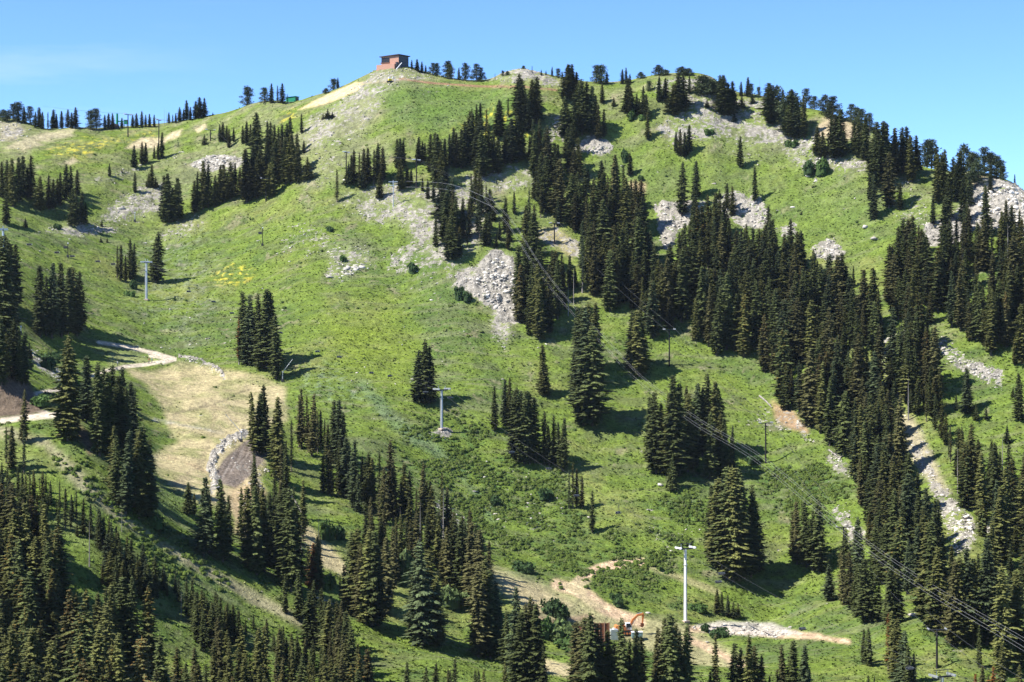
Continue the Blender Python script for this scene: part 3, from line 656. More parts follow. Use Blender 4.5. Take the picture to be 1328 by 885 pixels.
clump('on the rocky crest at the upper right', [(911,122,24,'pinew'),(918,124,22,'pinew'),(925,122,20,'pinew'),(934,140,44,'fir'),(939,150,54,'wide'),(944,150,44,'wide'),(950,148,44,'wide'),(961,125,20,'fir'),(970,125,26,'fir'),(974,126,18,'pine'),(984,124,12,'pine'),(962,140,18,'young'),(976,134,14,'young'),(917,140,12,'young'),(952,158,14,'young')])
clump('along the right skyline ridge', [(996,150,44,'wide'),(1002,162,56,'wide'),(1008,158,48,'pine'),(1015,148,34,'spire'),(1026,178,64,'wide'),(1033,182,58,'fir'),(1028,170,52,'pine'),(1045,140,26,'pine'),(1043,180,58,'spire'),(1056,142,18,'pine'),(1070,150,28,'pine'),(1076,152,20,'pine'),(1080,154,30,'pine'),(1060,200,38,'wide','olive'),(1067,205,36,'wide'),(1084,206,60,'wide'),(1090,205,66,'wide'),(1078,200,54,'fir'),(1104,158,24,'pine'),(1110,162,24,'pine'),(1108,200,46,'fir'),(1118,168,28,'pine'),(1114,205,54,'fir'),(1122,208,60,'fir'),(1128,172,26,'pine'),(1137,232,76,'wide'),(1144,235,80,'wide'),(1134,245,70,'fir'),(1150,228,70,'fir'),(1160,230,66,'fir','brown'),(1153,270,74,'fir','brown'),(1170,225,62,'wide'),(1176,222,60,'fir'),(1182,236,62,'fir'),(1188,222,48,'wide'),(1167,272,36,'fir'),(1133,285,60,'fir'),(1128,260,36,'fir')])
clump('at the right end of the skyline ridge by the white cliff', [(1202,216,36,'pine'),(1208,218,38,'pine'),(1214,218,32,'fir'),(1216,264,66,'fir'),(1225,262,70,'fir'),(1222,240,44,'wide'),(1230,284,56,'fir'),(1236,258,56,'fir'),(1245,254,62,'wide'),(1250,290,62,'fir'),(1249,232,46,'pine'),(1262,236,40,'pine'),(1268,240,36,'pine'),(1258,268,48,'fir'),(1240,262,50,'fir'),(1277,228,38,'pine'),(1284,230,34,'pine'),(1292,230,30,'pine'),(1297,232,26,'pine'),(1301,234,20,'pine'),(1316,238,13,'spire'),(1280,308,70,'fir'),(1284,250,30,'fir'),(1210,292,42,'spire'),(1305,306,48,'fir'),(1312,330,66,'fir'),(1322,326,56,'spire'),(1254,300,40,'fir'),(1298,330,40,'fir')])
clump('at the far left edge above the small boulders', [(2,256,48,'fir'),(9,260,54,'fir'),(17,268,64,'fir'),(24,262,60,'fir'),(30,256,56,'fir'),(40,258,58,'fir'),(13,262,50,'fir'),(36,256,40,'spire')])
clump('in the small row right of the left edge woods', [(52,273,46,'wide'),(63,272,46,'fir','brown'),(69,271,40,'fir'),(78,266,44,'fir'),(86,260,48,'fir'),(92,256,42,'fir'),(100,253,34,'fir'),(74,266,36,'fir')])
clump('beside the pale stone strip on the left slope', [(8,291,44,'fir'),(93,293,50,'fir'),(99,293,44,'fir'),(106,291,44,'fir'),(33,295,14,'young'),(132,294,10,'young'),(131,315,9,'young'),(139,315,8,'young'),(111,291,30,'fir')])
clump('in the thin clump left of the grey tower', [(152,361,44,'thin','brown'),(157,364,48,'spire','olive'),(163,366,36,'spire','brown'),(169,362,54,'spire'),(174,358,44,'spire'),(171,364,40,'fir')])
clump('directly behind the grey tower on the open slope', [(202,367,68,'wide')])
clump('in the big dark group at the left edge', [(-4,445,120,'wide'),(3,452,150,'fir'),(9,445,140,'fir'),(14,400,86,'fir'),(20,398,84,'fir'),(6,400,100,'fir'),(12,455,110,'fir','olive'),(18,445,70,'fir'),(2,500,90,'fir'),(-2,400,95,'fir')], mat=None)
clump('in the bold clump above the meadow trail', [(52,437,95,'wide'),(67,440,102,'wide'),(60,436,80,'fir'),(80,438,100,'wide'),(88,434,90,'fir'),(95,432,88,'wide'),(103,427,78,'wide'),(100,436,60,'fir')])
clump('by the brown road cut at the left', [(18,492,80,'fir'),(24,498,70,'spire'),(31,500,72,'fir'),(8,490,60,'fir'),(30,575,72,'spire','brown'),(38,468,26,'young')])
clump('in the tall dark stand left of the tan meadow', [(88,572,140,'wide'),(94,560,110,'fir'),(112,545,86,'wide'),(84,550,90,'fir'),(126,572,105,'spire'),(129,590,120,'fir'),(135,560,86,'fir'),(141,592,112,'fir'),(146,586,116,'fir'),(151,596,112,'fir'),(158,592,120,'fir'),(164,600,100,'fir'),(169,600,108,'fir'),(173,596,96,'fir'),(148,640,90,'fir'),(152,655,92,'fir'),(163,668,112,'fir'),(176,650,70,'fir'),(180,672,116,'wide'),(188,672,124,'wide'),(194,668,100,'fir'),(140,560,70,'spire')])
clump('at the foot of the tan meadow', [(244,668,44,'wide'),(252,668,30,'fir'),(264,722,106,'wide'),(271,718,80,'fir'),(289,728,110,'wide'),(296,720,80,'fir'),(313,700,70,'spire')])
clump('in the clump of the open slope right of the meadow', [(317,472,96,'fir'),(323,474,94,'fir'),(335,476,98,'fir'),(345,478,106,'wide'),(351,476,100,'fir'),(358,492,86,'fir'),(329,472,70,'fir')])
clump('in front of the brown bank right of the meadow', [(330,590,84,'spire'),(336,590,82,'fir'),(342,588,92,'fir'),(356,596,60,'fir','brown'),(361,622,110,'fir','olive'),(371,640,70,'spire'),(378,612,70,'thin')])
clump('in the brownish row above the shaded bank', [(388,580,70,'thin','brown'),(391,582,80,'spire','brown'),(398,576,66,'thin','brown'),(404,592,84,'spire','brown'),(412,588,58,'thin','brown'),(416,582,52,'spire','brown'),(400,584,50,'spire','brown'),(395,578,40,'thin','brown'),(421,585,44,'thin'),(409,586,64,'thin','brown')])
clump('in the dark middle of the shaded bank', [(433,600,84,'fir'),(439,602,86,'fir'),(445,604,70,'fir'),(425,604,56,'fir','olive'),(449,645,80,'fir'),(458,660,92,'spire'),(452,640,70,'fir'),(440,640,72,'fir'),(428,642,60,'fir','brown'),(419,640,52,'fir'),(470,650,60,'fir','olive'),(464,664,50,'fir')])
clump('at the right end of the shaded bank', [(474,648,54,'fir'),(478,660,76,'fir'),(483,662,70,'fir','olive'),(492,672,90,'thin'),(499,680,76,'fir','brown'),(506,670,102,'spire','brown'),(510,675,74,'fir','brown'),(524,664,66,'fir'),(531,666,58,'fir'),(520,672,50,'fir'),(540,682,50,'thin','brown'),(547,680,82,'spire','brown'),(553,676,54,'fir','brown'),(558,680,58,'fir'),(573,680,70,'thin'),(580,690,60,'fir','brown'),(585,694,42,'fir'),(600,714,46,'fir','brown')])
clump('beside the pale gap of the lower ski run', [(325,738,110,'wide'),(333,745,118,'wide'),(343,742,112,'fir','olive'),(350,735,100,'fir'),(360,740,100,'fir'),(368,752,120,'fir'),(377,766,136,'fir'),(385,760,112,'wide'),(413,768,76,'fir','brown'),(407,766,64,'wide','rust'),(400,760,56,'fir')])
clump('in the tall central group beside the lower ski run', [(446,792,62,'spire'),(441,780,36,'thin'),(455,796,110,'fir'),(462,800,118,'fir'),(468,806,100,'fir','brown'),(474,810,126,'fir'),(483,814,128,'wide'),(490,812,108,'fir'),(500,796,102,'fir','brown'),(496,790,72,'spire','brown'),(508,770,90,'spire','brown'),(514,760,82,'spire','brown'),(520,752,86,'spire')])
clump('just right of the tall central group', [(540,832,112,'wide'),(548,838,140,'wide'),(556,834,124,'wide'),(566,840,96,'wide'),(535,815,70,'fir'),(532,745,70,'spire','brown'),(540,740,76,'fir','brown'),(527,735,60,'spire')])
clump('in the large group left of the rusty spruce', [(580,762,80,'fir','brown'),(590,762,94,'fir'),(597,768,96,'fir'),(603,760,86,'fir'),(575,750,50,'fir','brown'),(610,776,102,'fir','brown'),(617,770,94,'fir'),(622,800,116,'wide','brown'),(628,850,126,'wide','olive')])
clump('right of the rusty spruce', [(620,852,124,'wide','brown'),(636,854,118,'wide'),(643,850,100,'fir'),(650,856,80,'fir'),(656,868,78,'fir'),(632,840,96,'fir','rust')])
clump('in the single wide bush-shaped clump left of the middle tower', [(543,522,70,'wide'),(550,524,86,'wide'),(557,523,76,'wide')])
clump('in the scattered line right of the middle tower', [(641,559,60,'spire'),(655,552,62,'fir'),(661,556,68,'fir'),(706,513,68,'wide'),(706,603,72,'fir'),(718,602,66,'spire'),(730,612,72,'fir'),(724,606,60,'spire'),(712,604,54,'fir')])
clump('in the dark slab of firs right of the middle tower', [(667,596,92,'fir'),(672,600,100,'wide'),(680,602,98,'wide'),(687,602,96,'wide'),(693,600,88,'fir'),(676,590,86,'fir')])
clump('in the thin row above the gully', [(738,660,52,'thin'),(743,660,62,'thin'),(748,658,52,'spire','brown'),(755,660,44,'spire','brown'),(768,690,56,'spire')])
clump('in the tallest dark pile below the white cables', [(749,500,104,'fir'),(754,542,146,'wide'),(761,550,150,'wide'),(768,552,132,'wide'),(757,552,96,'wide'),(745,520,70,'fir'),(773,490,100,'wide'),(764,480,90,'fir'),(781,500,20,'young')])
clump('in the pair standing under the tower with a thick dark post', [(822,480,78,'wide'),(828,488,88,'wide'),(834,482,66,'wide'),(820,470,70,'fir')])
clump('in the left half of the lone clump crossed by the cables', [(845,604,92,'fir'),(851,614,108,'wide'),(857,612,92,'wide'),(868,618,110,'fir'),(874,622,138,'fir'),(880,618,124,'fir'),(863,616,54,'fir'),(871,636,50,'young'),(887,602,82,'spire')])
clump('in the right half of the lone clump crossed by the cables', [(892,612,104,'wide'),(899,608,90,'wide'),(890,590,92,'spire'),(905,590,96,'wide'),(911,592,92,'wide'),(918,586,104,'wide'),(926,588,96,'wide'),(932,584,82,'wide'),(921,622,90,'fir'),(934,618,84,'fir'),(940,620,80,'fir'),(948,622,60,'thin'),(950,610,60,'spire')])
clump('in the heavy clump beside the deep shadow', [(922,722,96,'fir'),(929,735,118,'fir','olive'),(936,745,120,'fir'),(943,750,148,'wide'),(951,754,152,'wide'),(958,752,148,'fir'),(966,750,128,'wide'),(974,748,122,'wide'),(980,742,96,'wide'),(933,700,80,'fir','brown')])
clump('in the small group right of the big white tower', [(930,796,34,'wide'),(936,798,32,'fir'),(944,800,30,'wide'),(951,802,24,'young'),(957,800,20,'young')])
clump('standing alone on the far right meadow', [(1254,537,62,'wide'),(1266,545,22,'young'),(1279,544,18,'young'),(1306,575,26,'young'),(1322,546,64,'fir'),(1240,532,22,'fir'),(1314,515,15,'young')])
clump('right of the deep shadow on the lower slope', [(1028,726,64,'spire','brown'),(1034,732,84,'fir','brown'),(1046,736,90,'fir'),(1054,740,80,'fir'),(1062,742,98,'wide'),(1076,780,50,'wide','blue'),(1094,784,72,'fir','brown'),(1103,790,76,'fir','brown'),(1110,800,72,'fir'),(1123,806,84,'wide'),(1130,806,76,'wide'),(1154,812,82,'wide'),(1162,808,72,'wide'),(1140,804,56,'spire')])
clump('at the lower right near the second bench', [(1120,862,48,'fir'),(1127,864,52,'fir'),(1152,868,74,'thin','rust'),(1160,884,94,'wide','olive'),(1166,890,90,'wide'),(1172,900,84,'wide'),(1178,905,70,'fir'),(1185,905,60,'fir')])
clump('along the right edge under the cables', [(1203,812,140,'wide'),(1211,818,146,'wide'),(1216,822,116,'wide'),(1221,812,120,'fir','olive'),(1236,838,114,'fir','brown'),(1244,838,118,'fir','olive'),(1254,836,132,'fir','blue'),(1262,838,116,'fir','olive'),(1270,866,56,'spire'),(1280,836,142,'fir','blue'),(1290,836,100,'fir'),(1302,875,144,'fir','olive'),(1310,860,118,'fir'),(1320,868,132,'wide','olive'),(1300,905,74,'fir','olive')])
clump('in the front row at the bottom centre left', [(668,895,138,'spire'),(676,900,110,'fir'),(688,900,130,'wide'),(698,902,122,'fir'),(682,890,110,'fir','brown'),(704,905,70,'fir')])
clump('in the front row before the orange digger', [(748,912,108,'fir','brown'),(756,915,118,'fir','brown'),(766,918,126,'wide'),(775,915,110,'fir','brown'),(781,912,86,'fir','brown'),(790,915,100,'fir'),(803,920,122,'spire'),(809,915,90,'fir'),(816,914,88,'spire'),(824,918,106,'wide'),(832,914,92,'wide'),(797,915,84,'fir','olive')])
clump('in the front row right of the orange digger', [(850,918,106,'spire','brown'),(862,918,120,'fir'),(869,922,130,'wide'),(877,918,112,'fir'),(888,920,114,'fir'),(882,915,100,'spire')])
clump('in the bottom row right of the pale trail', [(928,918,98,'spire','brown'),(921,915,46,'fir'),(952,915,84,'fir'),(961,915,78,'fir'),(971,918,98,'spire'),(978,915,80,'fir','brown'),(988,915,68,'fir','brown'),(1014,918,84,'fir','brown'),(1027,918,90,'fir'),(1043,920,86,'fir'),(1050,915,50,'fir'),(998,915,40,'fir'),(1008,915,50,'thin','brown')])
clump('at the bottom right corner', [(1126,918,44,'fir'),(1134,920,46,'thin'),(1265,918,46,'fir','rust'),(1274,918,58,'fir','brown'),(1288,920,58,'fir','rust'),(1282,915,40,'fir','brown'),(1322,920,60,'fir','olive'),(1237,915,30,'fir','brown')])
# scattered conifers of the steep bank at the left
clump('on the small road bank at the left', [(8,600,50,'thin'),(15,610,60,'fir','brown'),(31,615,60,'thin')])

def inpoly(P_, x, y):
    c = False; n = len(P_)
    for i in range(n):
        a, b = P_[i], P_[(i+1) % n]
        if (a[1] > y) != (b[1] > y) and x < (b[0]-a[0])*(y-a[1])/(b[1]-a[1])+a[0]: c = not c
    return c
CLEAR = [[(622,226),(690,222),(690,248),(640,250)], [(745,186),(792,192),(790,204),(765,206)], [(712,150),(735,150),(732,188),(714,190)], [(850,300),(868,310),(862,345),(852,335)], [(600,352),(640,340),(640,390),(615,380)], [(1226,642),(1262,662),(1270,700),(1240,718),(1228,690)], [(1160,556),(1186,556),(1226,628),(1206,640)], [(1208,440),(1262,462),(1300,484),(1290,498),(1225,468)], [(700,292),(752,312),(752,332),(715,328)], [(640,330),(668,330),(668,400),(648,396)],
 [(848,262),(905,262),(880,296),(862,318)], [(936,256),(995,262),(992,286),(950,286)], [(1052,305),(1090,305),(1085,330),(1058,330)], [(60,672),(140,718),(130,728),(70,690)], [(196,772),(240,790),(238,850),(214,840)], [(0,560),(90,590),(240,715),(330,768),(430,828),(420,838),(320,790),(220,735),(80,620),(0,590)], [(1005,258),(1120,290),(1118,350),(1050,300)], [(1222,490),(1300,520),(1328,520),(1328,600),(1290,560),(1235,550)]]
def forest(phrase, poly, n, h0, h1, kinds, mats, seed, mind=7, void=()):
    if seed <= 27: n = int(n*1.08); mind *= .9
    rg = random.Random(seed); pts = []; x0, x1 = min(p[0] for p in poly), max(p[0] for p in poly); y0, y1 = min(p[1] for p in poly), max(p[1] for p in poly)
    tries = 0
    while len(pts) < n and tries < n*80:
        tries += 1; x = rg.uniform(x0, x1); y = rg.uniform(y0, y1)
        if not inpoly(poly, x, y) or any(inpoly(v, x, y) for v in void): continue
        if any((x-q[0])**2+((y-q[1])*1.3)**2 < mind**2 for q in pts): continue
        t = (y-y0)/(y1-y0+1e-6); hh = (h0+(h1-h0)*t)*rg.choice([.42, .6, .75, .9, 1, 1, 1.08, 1.22])*rg.uniform(.92, 1.08)
        if any(inpoly(v, x+dx, y-hh*u) for v in CLEAR for u in (.1, .4, .65, .88) for dx in (-2, 2)): continue
        pts.append((x, y))
        TREES.append(dict(px=x, py=y, h=hh, kind=rg.choice(kinds), mat=rg.choice(mats), ph=phrase, group=phrase))
K1 = ['fir', 'fir', 'wide', 'spire', 'fir', 'firc', 'thin', 'spire']; K2 = ['fir', 'wide', 'fir', 'fir', 'spire', 'firc', 'spire']
MM = ['fir', 'fir', 'olive', 'fir', 'brown', 'blue']
forest('in the upper middle woods left of the green bowl', [(688,232),(720,222),(750,230),(790,246),(812,262),(838,300),(845,345),(800,350),(760,335),(752,305),(700,290),(688,262)], 56, 56, 72, K1, MM+['brown'], 11, 6.5)
forest('in the woods between the rocky shelf and the white cliff', [(566,300),(600,290),(612,318),(600,345),(572,345),(560,325)], 15, 56, 60, K1, MM, 12, 6)
forest('in the woods above the small cable tower', [(610,262),(640,262),(690,280),(700,300),(680,345),(655,325),(625,322),(608,300)], 24, 48, 60, K1, MM, 13, 6.5, [[(636,262),(662,300),(690,330),(680,300),(655,270)]])
forest('in the woods right of the white cliff', [(672,395),(680,345),(700,340),(722,370),(742,372),(728,420),(715,452),(690,440),(672,425)], 30, 70, 80, K2, MM, 14, 6.5)
forest('in the woods below the bare bench', [(740,345),(770,345),(800,372),(830,400),(800,408),(768,395),(742,378)], 24, 60, 68, K1, MM, 15, 6.5)
forest('in the steep woods left of the bright hollow', [(812,350),(850,350),(868,400),(868,432),(852,444),(836,430),(815,420),(800,395)], 28, 66, 76, K2, MM, 16, 6.5)
forest('in the left part of the great right hand forest', [(870,350),(905,330),(945,335),(985,350),(992,420),(985,480),(955,466),(915,460),(880,440),(868,395)], 62, 66, 82, K2, MM, 17, 7)
forest('in the upper part of the great right hand forest', [(985,345),(1020,335),(1060,345),(1095,352),(1112,380),(1120,410),(1100,425),(1040,420),(992,420)], 42, 66, 76, K2, MM, 18, 7)
forest('in the middle of the great right hand forest', [(990,425),(1040,425),(1100,425),(1140,430),(1146,480),(1140,510),(1060,505),(1000,500),(985,480)], 50, 74, 82, K2, MM, 19, 7.5, [[(1092,455),(1112,455),(1112,475),(1092,475)]])
forest('in the lower tip of the great right hand forest', [(1000,505),(1060,508),(1140,512),(1150,560),(1140,600),(1105,618),(1085,590),(1060,575),(1040,548),(1005,528)], 44, 80, 92, K2, MM, 20, 7.5)
forest('in the woods under the right hand cliff', [(1155,345),(1180,335),(1200,350),(1205,395),(1208,425),(1175,430),(1158,415),(1150,375)], 26, 66, 76, K2, MM+['brown'], 21, 7)
forest('in the woods along the right edge above the white gully', [(1222,338),(1262,318),(1300,335),(1345,330),(1345,480),(1308,476),(1270,456),(1235,434),(1215,420),(1215,370)], 66, 70, 84, K1+['wide'], MM+['brown'], 22, 7.5)
forest('in the woods left of the pale gully', [(1150,470),(1200,470),(1215,500),(1210,545),(1185,540),(1150,510)], 17, 74, 84, K2, MM, 23, 8)
forest('in the woods along the pale gully', [(1130,600),(1150,560),(1178,600),(1200,650),(1212,690),(1222,720),(1190,740),(1150,730),(1120,715),(1115,660),(1108,622)], 52, 80, 96, K2, MM+['brown','olive'], 24, 7)
forest('in the brown tinged row right of the pale gully', [(1198,545),(1215,560),(1230,600),(1248,640),(1262,655),(1250,610),(1232,560),(1218,535)], 13, 66, 74, ['fir','spire','firc','thin'], ['brown','fir','olive'], 25, 8)
forest('in the woods right of the pale gully', [(1245,640),(1270,620),(1310,625),(1345,640),(1345,760),(1290,740),(1268,700),(1255,670)], 34, 78, 92, K2, MM+['olive'], 26, 8.5, [[(1282,665),(1306,650),(1300,700),(1276,700)]])
forest('in the lower right woods under the cables', [(1085,735),(1130,725),(1190,745),(1230,740),(1290,745),(1340,765),(1340,815),(1280,790),(1235,780),(1190,775),(1150,765),(1105,765)], 34, 84, 92, K2, MM+['olive'], 27, 9)
forest('in the dark bottom left corner woods', [(-30,800),(40,790),(70,800),(110,822),(150,850),(200,880),(235,930),(230,990),(-30,1000)], 100, 104, 128, ['fir','wide','firc','fir','firc','spire'], ['olive','olive','fir','brown','olive','fir','fir'], 28, 9.5)
forest('in the left edge woods above the bottom corner', [(-30,700),(30,690),(50,720),(90,760),(110,800),(40,790),(-30,790)], 46, 74, 96, ['fir','wide','firc','spire'], ['olive','brown','fir','olive'], 29, 8)
forest('among the small firs on the sunlit bank above the bottom left woods', [(-20,615),(30,625),(90,648),(150,690),(175,735),(140,740),(90,712),(30,690),(-20,680)], 60, 38, 50, ['fir','fir','spire','thin','spire'], ['fir','fir','olive','blue'], 30, 6)
forest('on the bank between the faint track and the bottom left woods', [(118,700),(150,708),(200,745),(240,765),(245,800),(190,800),(150,780),(125,745)], 34, 42, 50, ['fir','fir','spire','wide'], ['fir','olive','blue'], 31, 7.5)
forest('in the group below the faint track at the lower left', [(245,805),(290,775),(330,800),(345,820),(300,845),(262,850)], 34, 44, 56, ['fir','fir','spire'], ['fir','olive','fir'], 32, 7.5)
forest('in the lower left group beside the grassy spur', [(335,800),(370,795),(400,808),(430,835),(468,865),(460,885),(400,880),(345,850)], 46, 54, 66, ['fir','fir','spire','fir','wide'], ['fir','olive','brown','fir'], 33, 8)
forest('in the bottom edge group left of centre', [(240,880),(330,880),(420,890),(480,915),(480,950),(240,960)], 60, 74, 84, ['fir','firc','spire','fir'], ['olive','fir','brown','olive'], 34, 8)
forest('sticking up at the bottom edge of the grassy spur', [(485,905),(560,905),(600,915),(660,920),(600,935),(500,935)], 17, 50, 62, ['fir','spire','fir'], ['fir','olive','fir'], 35, 9)
forest('in the hollow behind the tan pale gap', [(330,640),(355,650),(420,700),(440,730),(410,720),(360,700),(320,690)], 11, 64, 74, ['spire','fir','thin'], ['fir','brown','olive'], 36, 7)
forest('on the shaded bank beside the rubble', [(470,700),(560,702),(600,735),(640,755),(600,760),(540,740),(480,730)], 30, 62, 74, ['spire','fir','fir','thin'], ['brown','fir','brown','olive'], 37, 7.5)
forest('in the woods running up from the green bowl to the orange trench', [(700,178),(735,184),(750,196),(740,232),(700,240),(688,215)], 12, 44, 54, K1, MM, 38, 5.5)
forest('in the ragged woods under the great forest head', [(880,300),(915,300),(945,318),(1000,318),(1000,345),(905,335),(872,345)], 30, 62, 72, K2, MM, 39, 6)
forest('in the woods just left of the white boulder chute', [(1165,440),(1205,440),(1215,480),(1218,520),(1205,548),(1170,540),(1150,500)], 16, 70, 80, K2, MM, 40, 6.5)
forest('among the small firs behind the white boulder chute', [(1225,400),(1270,420),(1300,445),(1290,455),(1240,430)], 9, 52, 60, K2, MM, 41, 6.5)
forest('in the woods beyond the right edge', [(1345,330),(1480,360),(1480,820),(1345,820)], 90, 70, 96, K2, MM, 42, 9)
forest('in the woods beyond the left edge', [(-155,640),(-30,640),(-30,1000),(-155,1000)], 60, 70, 110, K2, MM, 43, 10)
SNAGS = [(88,395,44,'grey bleached trunk in front of the bold clump above the meadow trail'),(213,163,24,'taller bare snag on the left skyline'),(216,163,22,'bare snag just right of another on the left skyline'),(588,104,20,'bare grey trunk between skyline pines right of the brick hut'),
 (1215,402,40,'reddish grey snag in the right hand woods'),(1221,402,30,'thin leaning white snag in the right hand woods'),(1178,545,58,'pair member bare trunk at the head of the pale gully'),(1242,640,60,'bare grey trunk among brown firs right of the pale gully'),
 (737,410,44,'pale snag under the white cables left of the dark slope'),(744,395,48,'second pale snag under the white cables'),(1307,360,70,'tall bare trunk in the woods below the white cliff'),(519,705,48,'white bare trunk on the shaded bank'),(413,710,42,'bare stub in the rubble hollow'),
 (391,720,44,'bleached bare trunk behind the pale gap of the run'),(970,750,36,'bare lower stem beside the heavy clump'),(116,735,60,'tall bleached snag above the bottom left woods'),(12,740,60,'pinkish bare snag at the left edge'),(70,745,60,'leafless grey trunk in the left edge woods'),
 (310,473,66,'rust coloured dead fir left of the open slope clump'),(1004,130,28,'dead spike on the rocky crest'),(985,122,22,'bare dead top beside the red hiker'),(1300,620,58,'thin dead trunk near the right edge meadow'),(1072,142,18,'dead top on the right skyline'),(1134,172,20,'grey dead top among right skyline pines'),
 (832,505,4,''),(560,700,62,'pale snag at the right of the shaded bank'),(575,706,74,'taller pale snag at the right end of the shaded bank'),(545,720,70,'thin silver snag in the middle of the shaded bank'),(158,690,30,'bare silver stems on the sunlit bank'),(235,800,34,'white bare stems in the small firs'),(1213,700,50,'bare trunk beside the white gully rocks')]

# ground position and real height of each
rg = random.Random(99)
for t in TREES:
    if t['kind'] == 'wide' and t['h'] > 88 and rg.random() < .75: t['kind'] = 'fir'
    dm = 0
    x, d, z = P(t['px'], t['py']); ci = int(round(col_of(t['px'])))
    if t['px'] < 620 and d > G_D[ci]+8 and t['py'] > F_py[ci]-12:
        d = F_D[ci]+rg.uniform(-2, 3); x = (t['px']-CX)/FPX*d; z = Hgt(x, d)
    t['loc'] = (x, d, z-.15); ztop = (HY-(t['py']-t['h']))/FPX*d
    t['H'] = max(.8, ztop-z)
    t['w'] = rg.uniform(.9, 1.15)*(1.55 if t['py'] < 172 else 1.32 if t['py'] < 300 else (1.2 if t['py'] < 420 else 1.1)); t['var'] = rg.randrange(len(TPL[t['kind']])); t['rz'] = rg.uniform(0, 6.28)
    if t['mat'] is None: t['mat'] = 'pine' if t['kind'].startswith('pine') else rg.choice(['fir', 'fir', 'fir', 'olive', 'blue'])
    if t['kind'].startswith('pine'): t['mat'] = 'pine'
# visible size of each: paint far to near on a coarse grid
RW = {'wide': .165, 'fir': .12, 'firc': .12, 'spire': .085, 'thin': .06, 'young': .23, 'pine': .3, 'pinew': .42}
grid = -np.ones((450, 700), int)
order = sorted(range(len(TREES)), key=lambda i: -TREES[i]['loc'][1])
for i in order:
    t = TREES[i]; hp = t['H']/t['loc'][1]*FPX; R = RW[t['kind']]*t['w']*hp
    for yy in range(int((t['py']-hp)/2), int(t['py']/2)+1):
        f = np.clip((yy*2-(t['py']-hp))/hp, 0, 1); r = R*f**.75
        a, b = int((t['px']-r)/2), int((t['px']+r)/2)+1
        if 0 <= yy < 442 and b > 0 and a < 664: grid[yy, max(a, 0):min(b, 664)] = i
cnt = np.bincount(grid[grid >= 0], minlength=len(TREES))
for i, t in enumerate(TREES): t['seen'] = int(cnt[i])
firs = [t for t in TREES if not t['kind'].startswith('pine')]
firs.sort(key=lambda t: -t['seen'])
for k, t in enumerate(firs): t['solo'] = k < 300
for t in TREES:
    if t['kind'].startswith('pine'): t['solo'] = True

# names within the clump
ORD = ['first', 'second', 'third', 'fourth', 'fifth', 'sixth', 'seventh', 'eighth', 'ninth', 'tenth', 'eleventh', 'twelfth', 'thirteenth', 'fourteenth', 'fifteenth', 'sixteenth', 'seventeenth', 'eighteenth', 'nineteenth', 'twentieth']
def look(t):
    pine = t['kind'].startswith('pine')
    shape = {'wide': 'broad', 'fir': 'tapered', 'firc': 'cone-laden', 'spire': 'narrow', 'thin': 'spindly', 'young': 'squat little', 'pine': 'round-headed', 'pinew': 'low spreading'}[t['kind']]
    colr = {'fir': 'dark', 'olive': 'olive', 'blue': 'bluish', 'rust': 'rusty', 'brown': 'brownish', 'pine': ''}[t['mat']]
    return (shape+' '+colr).strip()+(' pine' if pine else ' fir')
from collections import defaultdict
by = defaultdict(list)
for t in TREES:
    if t['solo']: by[t['ph']].append(t)
for ph, L_ in by.items():
    L_.sort(key=lambda t: t['px'])
    fam = defaultdict(list)
    for t in L_: fam[look(t)].append(t)
    for lk, q in fam.items():
        n = len(q)
        for i, t in enumerate(q):
            if n == 1: pos = ''
            elif i == 0: pos = 'leftmost '
            elif i == n-1: pos = 'rightmost '
            elif n == 3: pos = 'middle '
            else: pos = ORD[min(i, 19)]+'-from-left '
            t['label'] = pos+lk+' '+ph
def put_tree(t):
    cr, tr = tmesh(t['kind'], t['var'], t['mat']); pine = t['kind'].startswith('pine')
    r = thing('pine_tree' if pine else 'fir_tree', t['label'], 'pine tree' if pine else 'fir tree', t['loc'], t['rz'], ('pines ' if pine else 'firs ')+t['group'])
    r.scale = (t['H']*t['w'], t['H']*t['w'], t['H'])
    r.rotation_euler = (rg.gauss(0, .018), rg.gauss(0, .022), t['rz'])
    link('crown', cr, r); link('trunk', tr, r)
rest = []
for t in TREES:
    if t['solo']: put_tree(t)
    else: rest.append(t)
# ------------------------------------------------------------------ merged repeats
def merge(name, items, mats, stuff=True, label=None, cat=None):
    """items: (V, F, tint or None, 3x3 or scale, loc, colour 3, mat index)"""
    Vs, Fs, Ts, Ms = [], [], [], []; b = 0
    for V, F, tn, M, loc, c, mi in items:
        Vs.append(V @ M.T+np.array(loc)); Fs.append(F+b); b += len(V)
        Ts.append((np.ones((len(V), 3)) if tn is None else tn)*np.array(c)); Ms.append(np.full(len(F), mi))
    o = link(name, mesh_np(name, np.concatenate(Vs), np.concatenate(Fs), mats, False, {'tint': np.concatenate(Ts)}, np.concatenate(Ms)))
    return tag(o, label, cat, kind='stuff' if stuff else None)
def rot(a, sx, sz, tilt=0, ta=0):
    R = np.array([[cos(a), -sin(a), 0], [sin(a), cos(a), 0], [0, 0, 1]])*1.0
    M = R @ np.diag([sx, sx, sz])
    if tilt:
        T = np.array([[1, 0, 0], [0, cos(tilt), -sin(tilt)], [0, sin(tilt), cos(tilt)]]); M = T @ M
    return M
items = []; mnames = ['fir', 'olive', 'blue', 'rust', 'brown']; mlist = [M_fir, M_olive, M_blue, M_rust, M_brown, M_bark]
for t in rest:
    g = LOW[t['kind']][t['var'] % 4] if t['kind'] in LOW else TPL[t['kind']][t['var']]; M = rot(t['rz'], t['H']*t['w'], t['H']); q = rg.uniform(.75, 1.3)
    items.append((g[0], g[1], g[2], M, t['loc'], (q, q, q), mnames.index(t['mat']))); items.append((g[3], g[4], None, M, t['loc'], (1, 1, 1), 5))
